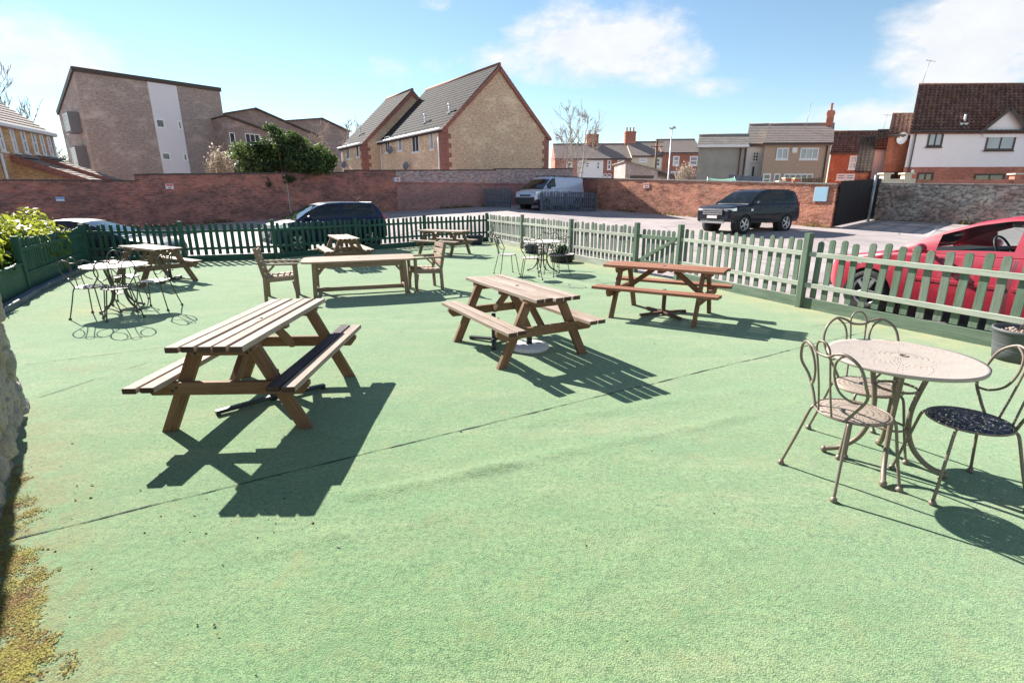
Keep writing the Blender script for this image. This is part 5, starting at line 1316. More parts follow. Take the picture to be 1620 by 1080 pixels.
def window(parent, O, U, N, u0, z0, u1, z1, nx=1, ny=1, frm=None, pane=None, fr=.06, sill=True, name='window'):
    """in the plane O + u*U + z*Z with outward normal N"""
    frm = frm or M['white']; pane = pane or M['pane']; O, U, N = V(O), V(U), V(N); Z = V((0, 0, 1))
    P = lambda u, z, n: O+U*u+Z*z+N*n
    mb = MB()
    for (a, b) in ((u0+fr/2, 0), (u1-fr/2, 0)): mb.bar(P(a, z0, .01), P(a, z1, .01), fr, .07, U)
    for z in (z0+fr/2, z1-fr/2): mb.bar(P(u0+fr, z, .01), P(u1-fr, z, .01), fr, .068, Z)
    for i in range(1, nx): u = u0+(u1-u0)*i/nx; mb.bar(P(u, z0+fr, .008), P(u, z1-fr, .008), fr*.8, .055, U)
    for i in range(1, ny): z = z0+(z1-z0)*i/ny; mb.bar(P(u0+fr, z, .006), P(u1-fr, z, .006), fr*.7, .05, Z)
    if sill: mb.bar(P(u0-.06, z0-.045, .05), P(u1+.06, z0-.045, .05), .08, .14, Z)
    w_ = mb.build(name, frm, parent)
    mb = MB(); mb.poly([P(u0+fr*.5, z0+fr*.5, .014), P(u1-fr*.5, z0+fr*.5, .014), P(u1-fr*.5, z1-fr*.5, .014), P(u0+fr*.5, z1-fr*.5, .014)]); mb.build('pane', pane, w_)
    return w_
def chimney(parent, c, w_, d_, z0, z1, mat, pots=2, ph=.4, parentname='chimney'):
    mb = MB(); x, y = c; mb.box((x-w_/2, y-d_/2, z0), (x+w_/2, y+d_/2, z1-.25)); mb.box((x-w_/2-.05, y-d_/2-.05, z1-.248), (x+w_/2+.05, y+d_/2+.05, z1-.12)); mb.box((x-w_/2, y-d_/2, z1-.118), (x+w_/2, y+d_/2, z1))
    ch_ = mb.build('chimney', mat, parent)
    for k in range(pots):
        px_ = x+(k-(pots-1)/2)*w_/max(1, pots)*.95; mb = MB(); mb.lathe([(.13, z1), (.11, z1+ph*.2), (.10, z1+ph*.8), (.125, z1+ph*.85), (.125, z1+ph), (.09, z1+ph)], (px_, y, 0), 12); mb.build('chimney_pot', M['claypot'], ch_)
    return ch_
def skew(root, k):
    # a plot set at an angle to the street: the party walls run back obliquely
    for c in root.children_recursive:
        for v_ in c.data.vertices: v_.co.x += k*v_.co.y
def house(name, label, cat, o, d, w_, dep, eave, ridge, wall, roofm, base=.3, gable='side', over=.25, gutter=None, roofamp=0, pitch=.3, group=None, ridgem=None, verge=None, ridgepos=.5):
    """local x along the front from o in direction d, y to the back, z up from sea level of the scene"""
    ang = atan2(d[1], d[0]); root = thing(name, label, cat, (o[0], o[1], 0), ang, group)
    mb = MB()
    if gable == 'side':
        yr = dep*ridgepos
        mb.poly([(0, 0, base), (w_, 0, base), (w_, 0, eave), (0, 0, eave)])
        mb.poly([(w_, dep, base), (0, dep, base), (0, dep, eave), (w_, dep, eave)])
        mb.poly([(0, dep, base), (0, 0, base), (0, 0, eave), (0, yr, ridge), (0, dep, eave)]); mb.poly([(w_, 0, base), (w_, dep, base), (w_, dep, eave), (w_, yr, ridge), (w_, 0, eave)])
        mb.build('wall', wall, root)
        mb = MB(); s1 = V((0, yr, ridge-eave)); s2 = V((0, -(dep-yr), ridge-eave)); e1 = .3
        roof_slab(mb, V((-over, 0, eave+.05))-s1.normalized()*e1, (1, 0, 0), s1, w_+2*over, s1.length+e1, amp=roofamp, pitch=pitch, step=.06 if roofamp else .022)
        roof_slab(mb, V((-over, dep, eave+.05))-s2.normalized()*e1, (1, 0, 0), s2, w_+2*over, s2.length+e1)
        rf = mb.build('roof', roofm, root)
        mb = MB(); mb.tube([(-over-.01, yr, ridge+.04), (w_+over+.01, yr, ridge+.04)], .12, 8); mb.build('ridge_tiles', ridgem or roofm, rf)
        if gutter:
            mb = MB(); mb.bar((-over, -.30, eave-.05), (w_+over, -.30, eave-.05), .12, .12, V((0, 0, 1)), .02); mb.bar((-over, -.02, eave-.03), (w_+over, -.02, eave-.03), .18, .02, V((0, 0, 1))); mb.build('gutter', gutter, root)
    else:
        xr_ = w_*ridgepos
        mb.poly([(0, 0, base), (w_, 0, base), (w_, 0, eave), (xr_, 0, ridge), (0, 0, eave)]); mb.poly([(w_, dep, base), (0, dep, base), (0, dep, eave), (xr_, dep, ridge), (w_, dep, eave)])
        mb.poly([(0, dep, base), (0, 0, base), (0, 0, eave), (0, dep, eave)]); mb.poly([(w_, 0, base), (w_, dep, base), (w_, dep, eave), (w_, 0, eave)])
        mb.build('wall', wall, root)
        mb = MB(); s1 = V((xr_, 0, ridge-eave)); s2 = V((-(w_-xr_), 0, ridge-eave)); e1 = .3
        roof_slab(mb, V((0, dep+.1, eave+.05))-s1.normalized()*e1, (0, -1, 0), s1, dep+.1+over, s1.length+e1); roof_slab(mb, V((w_, -over, eave+.05))-s2.normalized()*e1, (0, 1, 0), s2, dep+.1+over, s2.length+e1)
        rf = mb.build('roof', roofm, root)
        mb = MB(); mb.tube([(xr_, -over-.01, ridge+.05), (xr_, dep+.1, ridge+.05)], .12, 8); mb.build('ridge_tiles', ridgem or roofm, rf)
        if gutter:
            mb = MB(); mb.bar((-.26, -over, eave-.04), (-.26, dep, eave-.04), .12, .12, V((0, 0, 1)), .02); mb.bar((-.03, -over, eave-.05), (-.03, dep, eave-.05), .2, .03, V((0, 0, 1))); mb.build('gutter', gutter, root)
    return root
def fwin(root, o, d, x0, y0, x1, y1, **kw):
    u0, z1 = fp(o, d, x0, y0); u1, z0 = fp(o, d, x1, y1); return window(root, (0, 0, 0), (1, 0, 0), (0, -1, 0), u0, z0, u1, z1, **kw)
def flue(parent, p, h=.35):
    mb = MB(); mb.tube([p, V(p)+V((0, 0, h*.75))], .06, 8); mb.tube([V(p)+V((0, 0, h*.75)), V(p)+V((0, 0, h))], .1, 8); mb.box((p[0]-.15, p[1]-.15, p[2]-.04), (p[0]+.15, p[1]+.15, p[2]+.02)); return mb.build('roof_flue', M['white'], parent)
def dish(parent, p, N, r=.3, name='satellite_dish', mat=None):
    N = V(N).normalized(); a = N.orthogonal().normalized(); b = N.cross(a); p = V(p); mb = MB(); rings = []
    for i in range(5):
        t = i/4; rings.append([mb.vert(p+N*(.25+.1*t*t)*1.0+(a*cos(2*pi*k/16)+b*sin(2*pi*k/16))*r*max(.02, t)) for k in range(16)])
    for i in range(4):
        for k in range(16): mb.face([rings[i][k], rings[i][(k+1) % 16], rings[i+1][(k+1) % 16], rings[i+1][k]], None, 0, True)
    mb.tube([p, p+N*.25], .025, 6); mb.tube([p+N*.27-V((0, 0, r)), p+N*.62], .015, 5); mb.ball(p+N*.62, .05, 6)
    return mb.build(name, mat or M['lead'], parent)
# --- buff brick house, gable end to the viewer
d1 = V((.803, .596)); oH = (-4.54, 36.0); wH = 9.22
HA = house('brick_house', 'large buff brick gable house with red brick quoins facing the car park', 'house', oH, d1, wH, 10.6, 6.1, 10.45, M['yel'], M['conc'], 0.5, 'front', .12, M['white'], ridgem=M['ridge'])
def quoins(root, w_, eave, ridge, sides=(0, 1)):
    mb = MB()
    for s in sides:
        mb = MB()
        for k in range(int((eave-1)/.3)):
            L = .62 if k % 2 else .42; z = eave-.3*(k+1)
            x0, x1 = (-.02, L) if s == 0 else (w_-L, w_+.02)
            mb.box((x0, -.03, z+.002), (x1, .04, z+.298))
            if s == 0: mb.box((-.032, .041, z+.002), (.02, L, z+.298))
        mb.build('quoins', M['quoin'], root)
    mb = MB(); r1 = V((w_/2, 0, ridge)); 
    for x0 in (-.12, w_+.12):
        p = V((x0, -.09, eave-.12)); q = V((w_/2, -.09, ridge-.10)); dd_ = (q-p).normalized(); up = V((-dd_.z, 0, dd_.x)); up = up if up.z > 0 else -up
        mb.bar(p-up*.07, q-up*.07, .25, .17, up)
    mb.build('verge_brickwork', M['quoin'], root)
quoins(HA, wH, 6.1, 10.45)
dl = V((-.596, .803))
def swin(root, o, dside, px0, py0, px1, py1, **kw):
    # window on the left-hand side wall (x = 0), which runs back from o along dside; seen left to right it runs from back to front
    u0, z1 = fp(o, dside, px0, py0); u1, z0 = fp(o, dside, px1, py1)
    return window(root, (0, 0, 0), (0, 1, 0), (-1, 0, 0), min(u0, u1), z0, max(u0, u1), z1, **kw)
for q, nx in (((609, 217, 618, 240.5), 2), ((630, 215, 637, 238), 1), ((651.5, 212.5, 664, 240), 2), ((680, 209, 687, 236), 1)): swin(HA, oH, dl, *q, nx=nx, pane=M['panelight'] if nx == 1 else M['pane'])
for px, py in ((622, 239), (647, 264)):
    u, z = fp(oH, dl, px, py); dish(HA, (0, u, z), (-1, -.4, .2), .3)
rs = V((wH/2, 0, 4.35)); rs.normalize()
for u, t in ((3.9, 1.1), (1.0, 1.6)): flue(HA, (rs.x*t, u, 6.1+rs.z*t+.05), .6)
u, z = fp(oH, dl, 692, 201)
part('downpipe', M['white'], HA, ('tube', ([(-.06, .5, .6), (-.06, .5, 6.0)], .05, 8)), ('tube', ([(-.06, 10.2, .6), (-.06, 10.2, 6.0)], .05, 8)))
oH2 = (oH[0]+dl.x*10.5-d1.x*1.45, oH[1]+dl.y*10.5-d1.y*1.45)
HB = house('brick_house', 'second buff brick house set back behind the large gable house', 'house', oH2, d1, wH, 5.2, 5.95, 10.3, M['yel'], M['conc'], 0.5, 'front', .12, M['white'], ridgem=M['ridge'])
quoins(HB, wH, 5.95, 10.3, (0,))
for q, nx in (((547, 228, 554, 251), 2), ((563, 226, 569, 248), 1)): swin(HB, oH2, dl, *q, nx=nx)
u, z = fp(oH2, dl, 549, 262); dish(HB, (0, u, z), (-1, -.4, .2), .3); flue(HB, (rs.x*1.2, 2.6, 5.95+rs.z*1.2+.05), .6)
part('downpipe', M['white'], HB, ('tube', ([(-.06, 4.9, .6), (-.06, 4.9, 5.9)], .05, 8)))
oH3 = (oH[0]+d1.x*(wH)+dl.x*3.2, oH[1]+d1.y*wH+dl.y*3.2)
house('brick_house', 'sliver of a buff brick wall showing past the right edge of the gable house', 'house', oH3, d1, 1.7, 6, 5.9, 6.9, M['yel'], M['conc'], .5, 'front', .1, ridgepos=.15)
# --- three storey flats
oF = (-34.25, 44.0); dF = V((.65, .76)).normalized(); wF = 10.7; dsF = V((-dF.y, dF.x))
root = thing('block_of_flats', 'tall purple brown brick block of flats with a white stair panel', 'flats', (oF[0], oF[1], 0), atan2(dF.y, dF.x)); FL = root
dp = 8.6; zT, zB_ = 11.5, 9.15
mb = MB(); mb.poly([(0, 0, .2), (wF, 0, .2), (wF, 0, zT), (0, 0, zT)]); mb.poly([(0, dp, .2), (0, 0, .2), (0, 0, zT), (0, dp, zB_)]); mb.poly([(wF, 0, .2), (wF, dp, .2), (wF, dp, zB_), (wF, 0, zT)]); mb.poly([(wF, dp, .2), (0, dp, .2), (0, dp, zB_), (wF, dp, zB_)])
mb.build('wall', M['flat'], root)
mb = MB(); mb.poly([(-.1, -.1, zT+.06), (wF+.1, -.1, zT+.06), (wF+.1, dp+.1, zB_+.06), (-.1, dp+.1, zB_+.06)]); mb.bar((-.1, -.06, zT), (wF+.1, -.06, zT), .34, .16, V((0, 0, 1))); mb.bar((-.06, -.14, zT), (-.06, dp, zB_), .34, .16, V((0, 0, 1))); mb.build('roof', M['trim'], root)
u0, _ = fp(oF, dF, 232, 127); u1, _ = fp(oF, dF, 278, 133)
mb = MB(); mb.box((u0, -.05, .3), (u1, .05, zT-.18))
for z in [1.2+.55*k for k in range(18)]: mb.box((u0-.002, -.056, z), (u1+.002, -.05, z+.02))
mb.build('stair_panel', M['clad'], root)
for (a, b, ys) in ((.0, .36, 1), (.78, .97, 1)):
    for (pyA, pyB) in ((189, 204), (241, 254)):
        _, zz1 = fp(oF, dF, 262, pyA); _, zz0 = fp(oF, dF, 262, pyB)
        window(root, (0, -.06, 0), (1, 0, 0), (0, -1, 0), u0+(u1-u0)*a+.05, zz0, u0+(u1-u0)*b, zz1, sill=False, fr=.13)
# bays on the left side
for (py0, py1) in ((178, 215), (235, 270)):
    _, zz1 = fp(oF, dsF, 124, py0); _, zz0 = fp(oF, dsF, 118, py1)
    mb = MB(); mb.box((-.75, 1.2, zz0), (0, 3.0, zz1)); by = mb.build('bay_window', M['lead'], root)
    window(by, (-.75, 0, 0), (0, 1, 0), (-1, 0, 0), 1.3, zz0+.15, 2.9, zz1-.1, nx=3, ny=2, sill=False, pane=M['panelight'], name='bay_frame')
    window(root, (0, 0, 0), (0, 1, 0), (-1, 0, 0), 4.6, zz0+.3, 6.6, zz1-.3, nx=2, pane=M['panelight'])
# --- lower flats behind
def flats(label, o, prof, dep, wins, wall):
    root = thing('block_of_flats', label, 'flats', (o[0], o[1], 0), atan2(dF.y, dF.x)); mb = MB(); P = [(prof[0][0], .2)]+[]
    pts = [V((x, 0, z)) for x, z in [(prof[0][0], .3)]+prof+[(prof[-1][0], .3)]]
    mb.prism(pts, (0, dep, 0)); mb.build('wall', wall, root)
    for (a, b) in zip(prof, prof[1:]):
        mb = MB(); mb.bar((a[0]-.05, dep/2-.1, a[1]+.05), (b[0]+.05, dep/2-.1, b[1]+.05), dep+.5, .14, V((0, 1, 0))); mb.build('roof', M['trim'], root)
    for q in wins: fwin(root, o, dF, *q[:4], nx=q[4])
    return root
def prof_px(o, pts): return [fp(o, dF, *p) for p in pts]
oA = (-28.6, 55.0); flats('lower brown brick flats with an uneven gable behind the evergreen tree', oA, prof_px(oA, [(355, 181), (403, 172.5), (502, 216)]), 9, [], M['flat2'])
oB = (-25.5, 49.5); flats('low brown brick wing of flats with two white windows', oB, prof_px(oB, [(356, 184), (425, 209), (440, 214)]), 5, [(362, 209.5, 373, 227, 1), (387, 211, 412, 228, 3)], M['flat2'])
oC = (-28.4, 68.0); flats('farthest brown brick flats showing a low gable', oC, prof_px(oC, [(448, 192.5), (508, 188), (552, 209)]), 9, [(466, 219, 476, 226, 1)], M['flat2'])
# --- yellow terrace at the left edge
oY = (-30.42, 36.2); dY = V((1.8, -5.5)).normalized()
oY = (at(85, 230, 36.2).x, 36.2); dY = (V((at(0, 235, 30.7).x, 30.7))-V(oY)).normalized()
# local x runs from the far end towards the viewer with the front on the local right hand side
YT = thing('brick_house', 'warm yellow brick houses with a row of tall white windows at the left edge', 'house', (oY[0], oY[1], 0), atan2(dY.y, dY.x))
eY = topz(85, 212, oY)-.0; LY = 13.0
rt = at(0, 153, 30.7)
dpY, rY = 3.4, eY+2.5
mb = MB(); mb.poly([(0, 0, .2), (0, 0, eY), (LY, 0, eY), (LY, 0, .2)]); mb.poly([(0, 0, .2), (0, -2*dpY, .2), (0, -2*dpY, eY), (0, -dpY, rY), (0, 0, eY)]); mb.poly([(LY, 0, .2), (LY, 0, eY), (LY, -dpY, rY), (LY, -2*dpY, eY), (LY, -2*dpY, .2)]); mb.build('wall', M['yelw'], YT)
mb = MB(); s1 = V((0, -dpY, rY-eY)); s2 = V((0, dpY, rY-eY)); roof_slab(mb, V((-.1, 0, eY+.05))-s1.normalized()*.3, (1, 0, 0), s1, LY, s1.length+.3, step=.04); roof_slab(mb, V((-.1, -2*dpY, eY+.05))-s2.normalized()*.3, (1, 0, 0), s2, LY, s2.length+.3); rf = mb.build('roof', M['terr'], YT)
mb = MB(); mb.tube([(-.1, -dpY, rY+.06), (LY, -dpY, rY+.06)], .13, 8); mb.build('ridge_tiles', M['terr'], rf)
part('gutter', M['white'], YT, ('bar', ((-.15, .18, eY-.06), (LY, .18, eY-.06), .22, .2, V((0, 0, 1)), .03)))
part('downpipe', M['white'], YT, ('tube', ([(.12, .08, .4), (.12, .08, eY-.1)], .06, 8)))
u, _ = fp(oY, dY, 5, 270)
part('downpipe', M['white'], YT, ('tube', ([(u, .1, .3), (u, .1, 4.2)], .07, 8)))
for (xa_, xb_, ya, yb) in ((76, 81.5, 216.5, 246), (64.5, 70, 213, 245), (51, 57.5, 209, 243), (34.5, 41, 204, 242), (17.5, 23.5, 201, 241), (-3, 4, 200, 239)):
    ym = (ya+yb)/2; u0 = fp(oY, dY, xb_, ym)[0]; u1 = fp(oY, dY, xa_, ym)[0]; z1 = fp(oY, dY, (xa_+xb_)/2, ya)[1]; z0 = fp(oY, dY, (xa_+xb_)/2, yb)[1]; window(YT, (0, 0, 0), (1, 0, 0), (0, 1, 0), min(u0, u1), z0, max(u0, u1), z1, nx=1, ny=2, pane=M['panelight'], fr=.12)
def leanto(px0, py0, px1, py1, w_):
    u, z1 = fp(oY, dY, px0, py0); mb = MB(); Lp = 3.6; zl = z1-1.35
    mb.prism([V((u, 0, z1)), V((u, Lp, zl)), V((u, Lp, .3)), V((u, 0, .3))], (-w_, 0, 0)); p = mb.build('porch', M['yelw'], YT)
    mb = MB(); s = V((0, -Lp, z1-zl)); roof_slab(mb, V((u-w_-.1, Lp+.2, zl)), (1, 0, 0), s, w_+.2, s.length+.1, .4, .05); mb.build('porch_roof', M['slate'], p)
    mb = MB(); q = s.normalized(); up = V((0, -q.z, -q.y)); up = up if up.z > 0 else -up
    mb.bar(V((u+.13, Lp+.25, zl-.12)), V((u+.13, 0, z1-.02)), .36, .16, up); mb.build('porch_verge', M['quoin'], p)
    mb = MB(); mb.box((u-w_, -.0, z1+.0), (u, .5, z1+.14)); mb.build('flashing', M['lead'], p)
leanto(19, 249, 140, 283, 1.9); leanto(64, 251, 150, 280, 1.9)
# --- far brick terrace
yT = 74.0; dT = V((1, .02)).normalized()
secs_ = [(878, 914, M['redb'], 'red brick terraced house at the left end of the far row behind the birch', 0, None), (914, 955, M['whiter'], 'white rendered terraced house in the far row behind the birch', 0, 1), (955, 999, M['redb'], 'red brick terraced house in the far row next to the white one', 0, None),
         (999, 1048, M['cream'], 'cream rendered terraced house in the far row', .35, 2), (1048, 1112, M['redb'], 'red brick terraced house at the right end of the far row by the lamp post', .75, None)]
for (a, b, mt, lab, dz, chn) in secs_:
    x0 = at(a, 250, yT).x; x1 = at(b, 250, yT).x
    h_ = house('terraced_house', lab, 'house', (x0, yT), (1, 0), x1-x0-.01, 8, 6.75+dz, 9.0+dz*.75, mt, M['terr'], 1, 'side', .0, M['trim'], group='terraced houses in the far row')
    if chn: chimney(h_, (.5 if chn == 2 else 2.5, 4), 1.5 if chn == 2 else 1.7, .9, 8.4, 10.35+dz, M['redb'], 3 if chn == 2 else 2, .55)
    wl_ = {878: [(896, 256, 904.5, 271)], 914: [(926, 256, 932, 266), (943.5, 255.5, 949, 268.5)], 955: [(961, 253, 966.5, 268.5), (977, 253, 988, 269)], 999: [(1011.5, 250, 1023.5, 256.5), (1038, 250, 1044.5, 264)], 1048: [(1065, 247, 1074, 262), (1091.5, 247, 1103, 262)]}[a]
    for q in wl_: fwin(h_, (x0, yT), V((1, 0)), *q, nx=1, ny=2, pane=M['panelight'] if a == 1048 else None, fr=.16)
    if a == 955:
        fwin(h_, (x0, yT), V((1, 0)), 976, 276, 986, 290, nx=2, fr=.16)
        for cxp in (956.5, 962.5):
            mb = MB(); c_ = fp((x0, yT), V((1, 0)), cxp+1, 280); mb.tube([V((c_[0]+.32*cos(pi*k/10), -.04, c_[1]+.1+.32*sin(pi*k/10))) for k in range(11)], .07, 6); mb.box((c_[0]-.3, -.03, c_[1]-1.6), (c_[0]+.3, .02, c_[1]+.1)); mb.build('door_arch', M['white'], h_)
    if a == 1048: fwin(h_, (x0, yT), V((1, 0)), 1061, 271, 1073, 284, nx=2, fr=.16)
# shed with a sloping slate roof in front of the terrace
o = (at(990, 265, 55).x, 55.0); root = thing('brick_outbuilding', 'low brick outbuilding with a long sloping grey roof in front of the far row', 'outbuilding', (o[0], o[1], 0))
f_ = lambda px, py: (at(px, py, 55).x-o[0], at(px, py, 55).z)
p1, p2, p3 = f_(990, 255), f_(1040, 267), f_(1048, 283)
mb = MB(); mb.prism([V((0, 0, 1)), V((p3[0], 0, 1)), V((p2[0], 0, p2[1])), V((p1[0], 0, p1[1]))], (0, 6, 0)); mb.build('wall', M['flat'], root)
mb = MB(); A_ = V((p1[0]-.2, -.2, p1[1]+.05)); B_ = V((at(1098, 284, 55).x-o[0], -.2, at(1098, 284, 55).z)); s_ = A_-B_; roof_slab(mb, B_, (0, 1, 0), s_, 6.4, s_.length, .3, .03); mb.build('roof', M['slate'], root)
mb = MB(); q0, q1 = f_(997, 278), f_(1034, 283); mb.box((q0[0], -.03, q1[1]), (q1[0], .02, q0[1])); mb.build('doorway', M['trim'], root)
# --- grey rendered building
oG = (at(1103, 260, 41).x, 41.0)
xg1 = at(1182, 240, 41).x; eg = at(1140, 231, 41).z; rg_ = at(1150, 215, 42.9).z
h_ = GR = house('rendered_building', 'windowless grey rendered building with a pale slate roof', 'building', oG, (1, 0), xg1-oG[0], 3.8, eg, rg_, M['greyr'], M['slate'], .8, 'side', .1, M['white'])
for px, mt in ((1170, M['sred']), (1178, M['trim'])):
    u, _ = fp(oG, V((1, 0)), px, 255); part('downpipe', plain('rusty_red_pipe', (.20, .06, .05), .7) if mt is M['sred'] else mt, h_, ('tube', ([(u, -.06, 1), (u, -.06, eg-.05)], .05, 8)))
# --- white rendered house with slate roof between
oW = (at(1180, 255, 43.4).x, 43.4)
xw1 = at(1216, 240, 43.4).x+1.2; ew = at(1200, 234, 43.4).z+.25; rw2 = at(1190, 198, 47.2).z
h_ = HW_ = house('rendered_house', 'white rendered house with a mossy grey slate roof squeezed between two buildings', 'house', oW, (1, 0), xw1-oW[0]+.9, 7.6, ew, rw2, M['whiter'], M['slate'], .8, 'side', .15, M['trim'])
fwin(h_, oW, V((1, 0)), 1191.5, 240, 1199.5, 256, nx=2, ny=3, fr=.09)
fwin(h_, oW, V((1, 0)), 1189, 262, 1193, 285, nx=1, fr=.09)
# --- brown pebbledash house
oN = (at(1207, 255, 42).x, 42.0); xn1 = at(1311, 255, 42).x; en = at(1265, 227, 42).z; rn = at(1280, 197.5, 45.4).z
HN = house('pebbledash_house', 'brown pebbledash house with white windows and a tall end chimney', 'house', oN, (1, 0), xn1-oN[0], 6.8, en, rn, M['brownr'], M['terr'], .8, 'side', .15, M['trim'])
for q, nx in (((1229.6, 234, 1246, 252.5), 2), ((1267, 234, 1293.5, 252.5), 3), ((1225, 274.5, 1233, 288), 1), ((1240.5, 275, 1285, 285), 5)): fwin(HN, oN, V((1, 0)), *q, nx=nx, pane=M['panelight'] if nx < 4 and nx > 1 else M['pane'], fr=.1)
fwin(HN, oN, V((1, 0)), 1207.5, 274.5, 1218, 292, nx=1, ny=2, fr=.12, name='door')
u, z = fp(oN, V((1, 0)), 1254, 233.5); part('vent', M['white'], HN, ('box', ((u, -.06, z-.4), (u+.4, .01, z))))
zc = at(1326, 176, 45.4).z; chimney(HN, (xn1-oN[0]-.3, 3.4), .6, .9, rn-.8, zc, M['redb'], 1, .6)
u, z = fp(oN, V((1, 0)), 1317, 228); part('downpipe', M['trim'], HN, ('tube', ([(u-.35, -.06, 1), (u-.35, -.06, en-.1)], .05, 8)))
part('aerial_mast', M['galv'], HN, ('tube', ([(2.9, 2.3, rn-1.0), (3.1, 2.4, rn+1.6)], .022, 6)))
# --- far right terrace
oR = (at(1312, 260, 52).x, 52.0); xr1 = at(1400, 250, 52).x; er = at(1350, 241.5, 52).z; rr_ = at(1360, 209, 55.2).z
HR = house('terraced_house', 'red brick terraced house with a brown pantile roof beyond the dark board fence', 'house', oR, (1, 0), xr1-oR[0], 6.4, er, rr_, M['redb2'], M['pant'], 1, 'side', .1, M['trim'], .035, .4)
for q in ((1345, 246.5, 1354, 268), (1324, 275, 1336.5, 285), (1338.5, 275, 1351, 285)): fwin(HR, oR, V((1, 0)), *q, nx=1, ny=2, fr=.14, pane=M['panelight'])
o = (at(1354, 275, 46.5).x, 46.5); x1 = at(1380, 275, 46.5).x; z0 = at(1366, 270, 46.5).z; z1 = at(1378, 217, 50).z
root = thing('brick_outbuilding', 'narrow dark pantiled extension leaning against the red terraced house', 'outbuilding', (o[0], o[1], 0))
mb = MB(); mb.prism([V((0, 0, .8)), V((0, 0, z0)), V((0, 3.5, z1)), V((0, 3.5, .8))], (x1-o[0], 0, 0)); mb.build('wall', M['redb2'], root)
mb = MB(); s_ = V((0, 3.5, z1-z0)); roof_slab(mb, V((-.15, -.2, z0-.05)), (1, 0, 0), s_, x1-o[0]+.3, s_.length+.2, amp=.03, pitch=.35); mb.build('roof', M['darkpant'], root); skew(root, .66)
o = (at(1381, 260, 44).x, 44.0); x1 = at(1399, 255, 44).x; z0 = at(1391, 233, 44).z; z1 = at(1396, 207.5, 46.6).z
h_ = HNW = house('rendered_house', 'narrow white rendered house with a dark pantile roof', 'house', o, (1, 0), x1-o[0], 5.2, z0, z1, M['whiter'], M['darkpant'], .8, 'side', .12, M['trim'], .035, .35)
part('aerial', M['galv'], h_, ('tube', ([(.3, 2.6, z1-.3), (.45, 2.6, z1+1.3)], .018, 6)), ('bar', ((.1, 2.6, z1+1.28), (.9, 2.6, z1+1.24), .04, .02)))
o = (at(1399, 255, 39.2).x, 39.2); x1 = at(1441, 250, 39.2).x; z0 = at(1420, 213.5, 39.2).z; z1 = at(1426, 182, 42.6).z
h_ = HBO = house('brick_house', 'orange red brick house with a pantile roof and a white satellite dish', 'house', o, (1, 0), x1-o[0]-.05, 6.8, z0, z1, M['redb2'], M['pant'], .8, 'side', .08, M['trim'], .04, .33)
u, z = fp(o, V((1, 0)), 1430, 221); dish(h_, (u, 0, z), (-.5, -1, .2), .42, mat=M['white'])
u0, z1_ = fp(o, V((1, 0)), 1399, 272); u1, z0_ = fp(o, V((1, 0)), 1419, 288); part('doorway', M['trim'], h_, ('box', ((u0, -.03, z0_-1), (u1, .02, z1_))))
# --- white house
oK = (at(1438, 230, 38).x, 38.0); ek = at(1500, 207, 38).z; rk = at(1540, 135, 42.2).z; wK = 17.0
HK = house('white_house', 'white rendered house with a brown pantile roof and brick ground floor above the stone wall', 'house', oK, (1, 0), wK, 8.4, ek, rk, M['whiter'], M['pant'], .8, 'side', .12, M['trim'], .045, .33)
zb1 = at(1520, 264.5, 38).z
part('ground_floor_brick', M['redb'], HK, ('box', ((-.03, -.05, .7), (wK, .1, zb1))), ('box', ((-.04, .101, .7), (.1, 8.3, zb1))))
for q, nx, ny in (((1470.5, 208.5, 1489.5, 232.5), 2, 1), ((1564, 208.5, 1603, 238), 2, 1)):
    fwin(HK, oK, V((1, 0)), *q, nx=nx, ny=ny, frm=M['trim'], fr=.12, pane=M['panelight'])
for q in ((1453.5, 273, 1476, 286), (1543.5, 275, 1588, 291)):
    u0, z1_ = fp((oK[0], 37.95), V((1, 0)), *q[:2]); u1, z0_ = fp((oK[0], 37.95), V((1, 0)), *q[2:])
    window(HK, (0, -.05, 0), (1, 0, 0), (0, -1, 0), u0, z0_-.6, u1, z1_, nx=2, frm=M['trim'], fr=.12)
u, z = fp(oK, V((1, 0)), 1437, 271); part('alarm_box', M['white'], HK, ('lathe', ([(.12, -.12), (.10, -.05), (.001, -.14)], (u+.3, 0, z), 14, 0, 'y')))
u, z = fp(oK, V((1, 0)), 1443, 215); part('downpipe', M['trim'], HK, ('tube', ([(.35, -.1, .9), (.35, -.1, ek-.15)], .05, 8)))
# little gable over the right window
ua, za = fp(oK, V((1, 0)), 1598, 172); hw_ = 1.75
mb = MB(); mb.poly([(ua-hw_+.3, -.06, ek-.45), (ua+hw_-.3, -.06, ek-.45), (ua+hw_-.3, -.06, ek+.1), (ua, -.06, za-.1), (ua-hw_+.3, -.06, ek+.1)]); gb = mb.build('dormer_gable', M['whiter'], HK)
mb = MB()
for s in (-1, 1):
    e = V((ua+s*hw_, -.35, ek-.12)); t_ = V((ua, -.35, za+.06)); sl_ = t_-e; roof_slab(mb, e if s < 0 else e+V((0, 3.4, 0)), (0, 1, 0) if s < 0 else (0, -1, 0), sl_, 3.4, sl_.length, .34, .03)
    mb2 = MB(); mb2.bar(e+V((0, -.03, -.1)), t_+V((0, -.03, -.1)), .22, .05, V((0, 0, 1))); mb2.build('bargeboard', M['trim'], gb)
mb.build('dormer_roof', M['pant'], gb)
part('roof_flue', M['white'], HK, ('tube', ([(3.6, .75, ek+.5), (3.6, .75, ek+1.15)], .09, 8)), ('box', ((3.3, .45, ek+.42), (3.9, .95, ek+.56))))
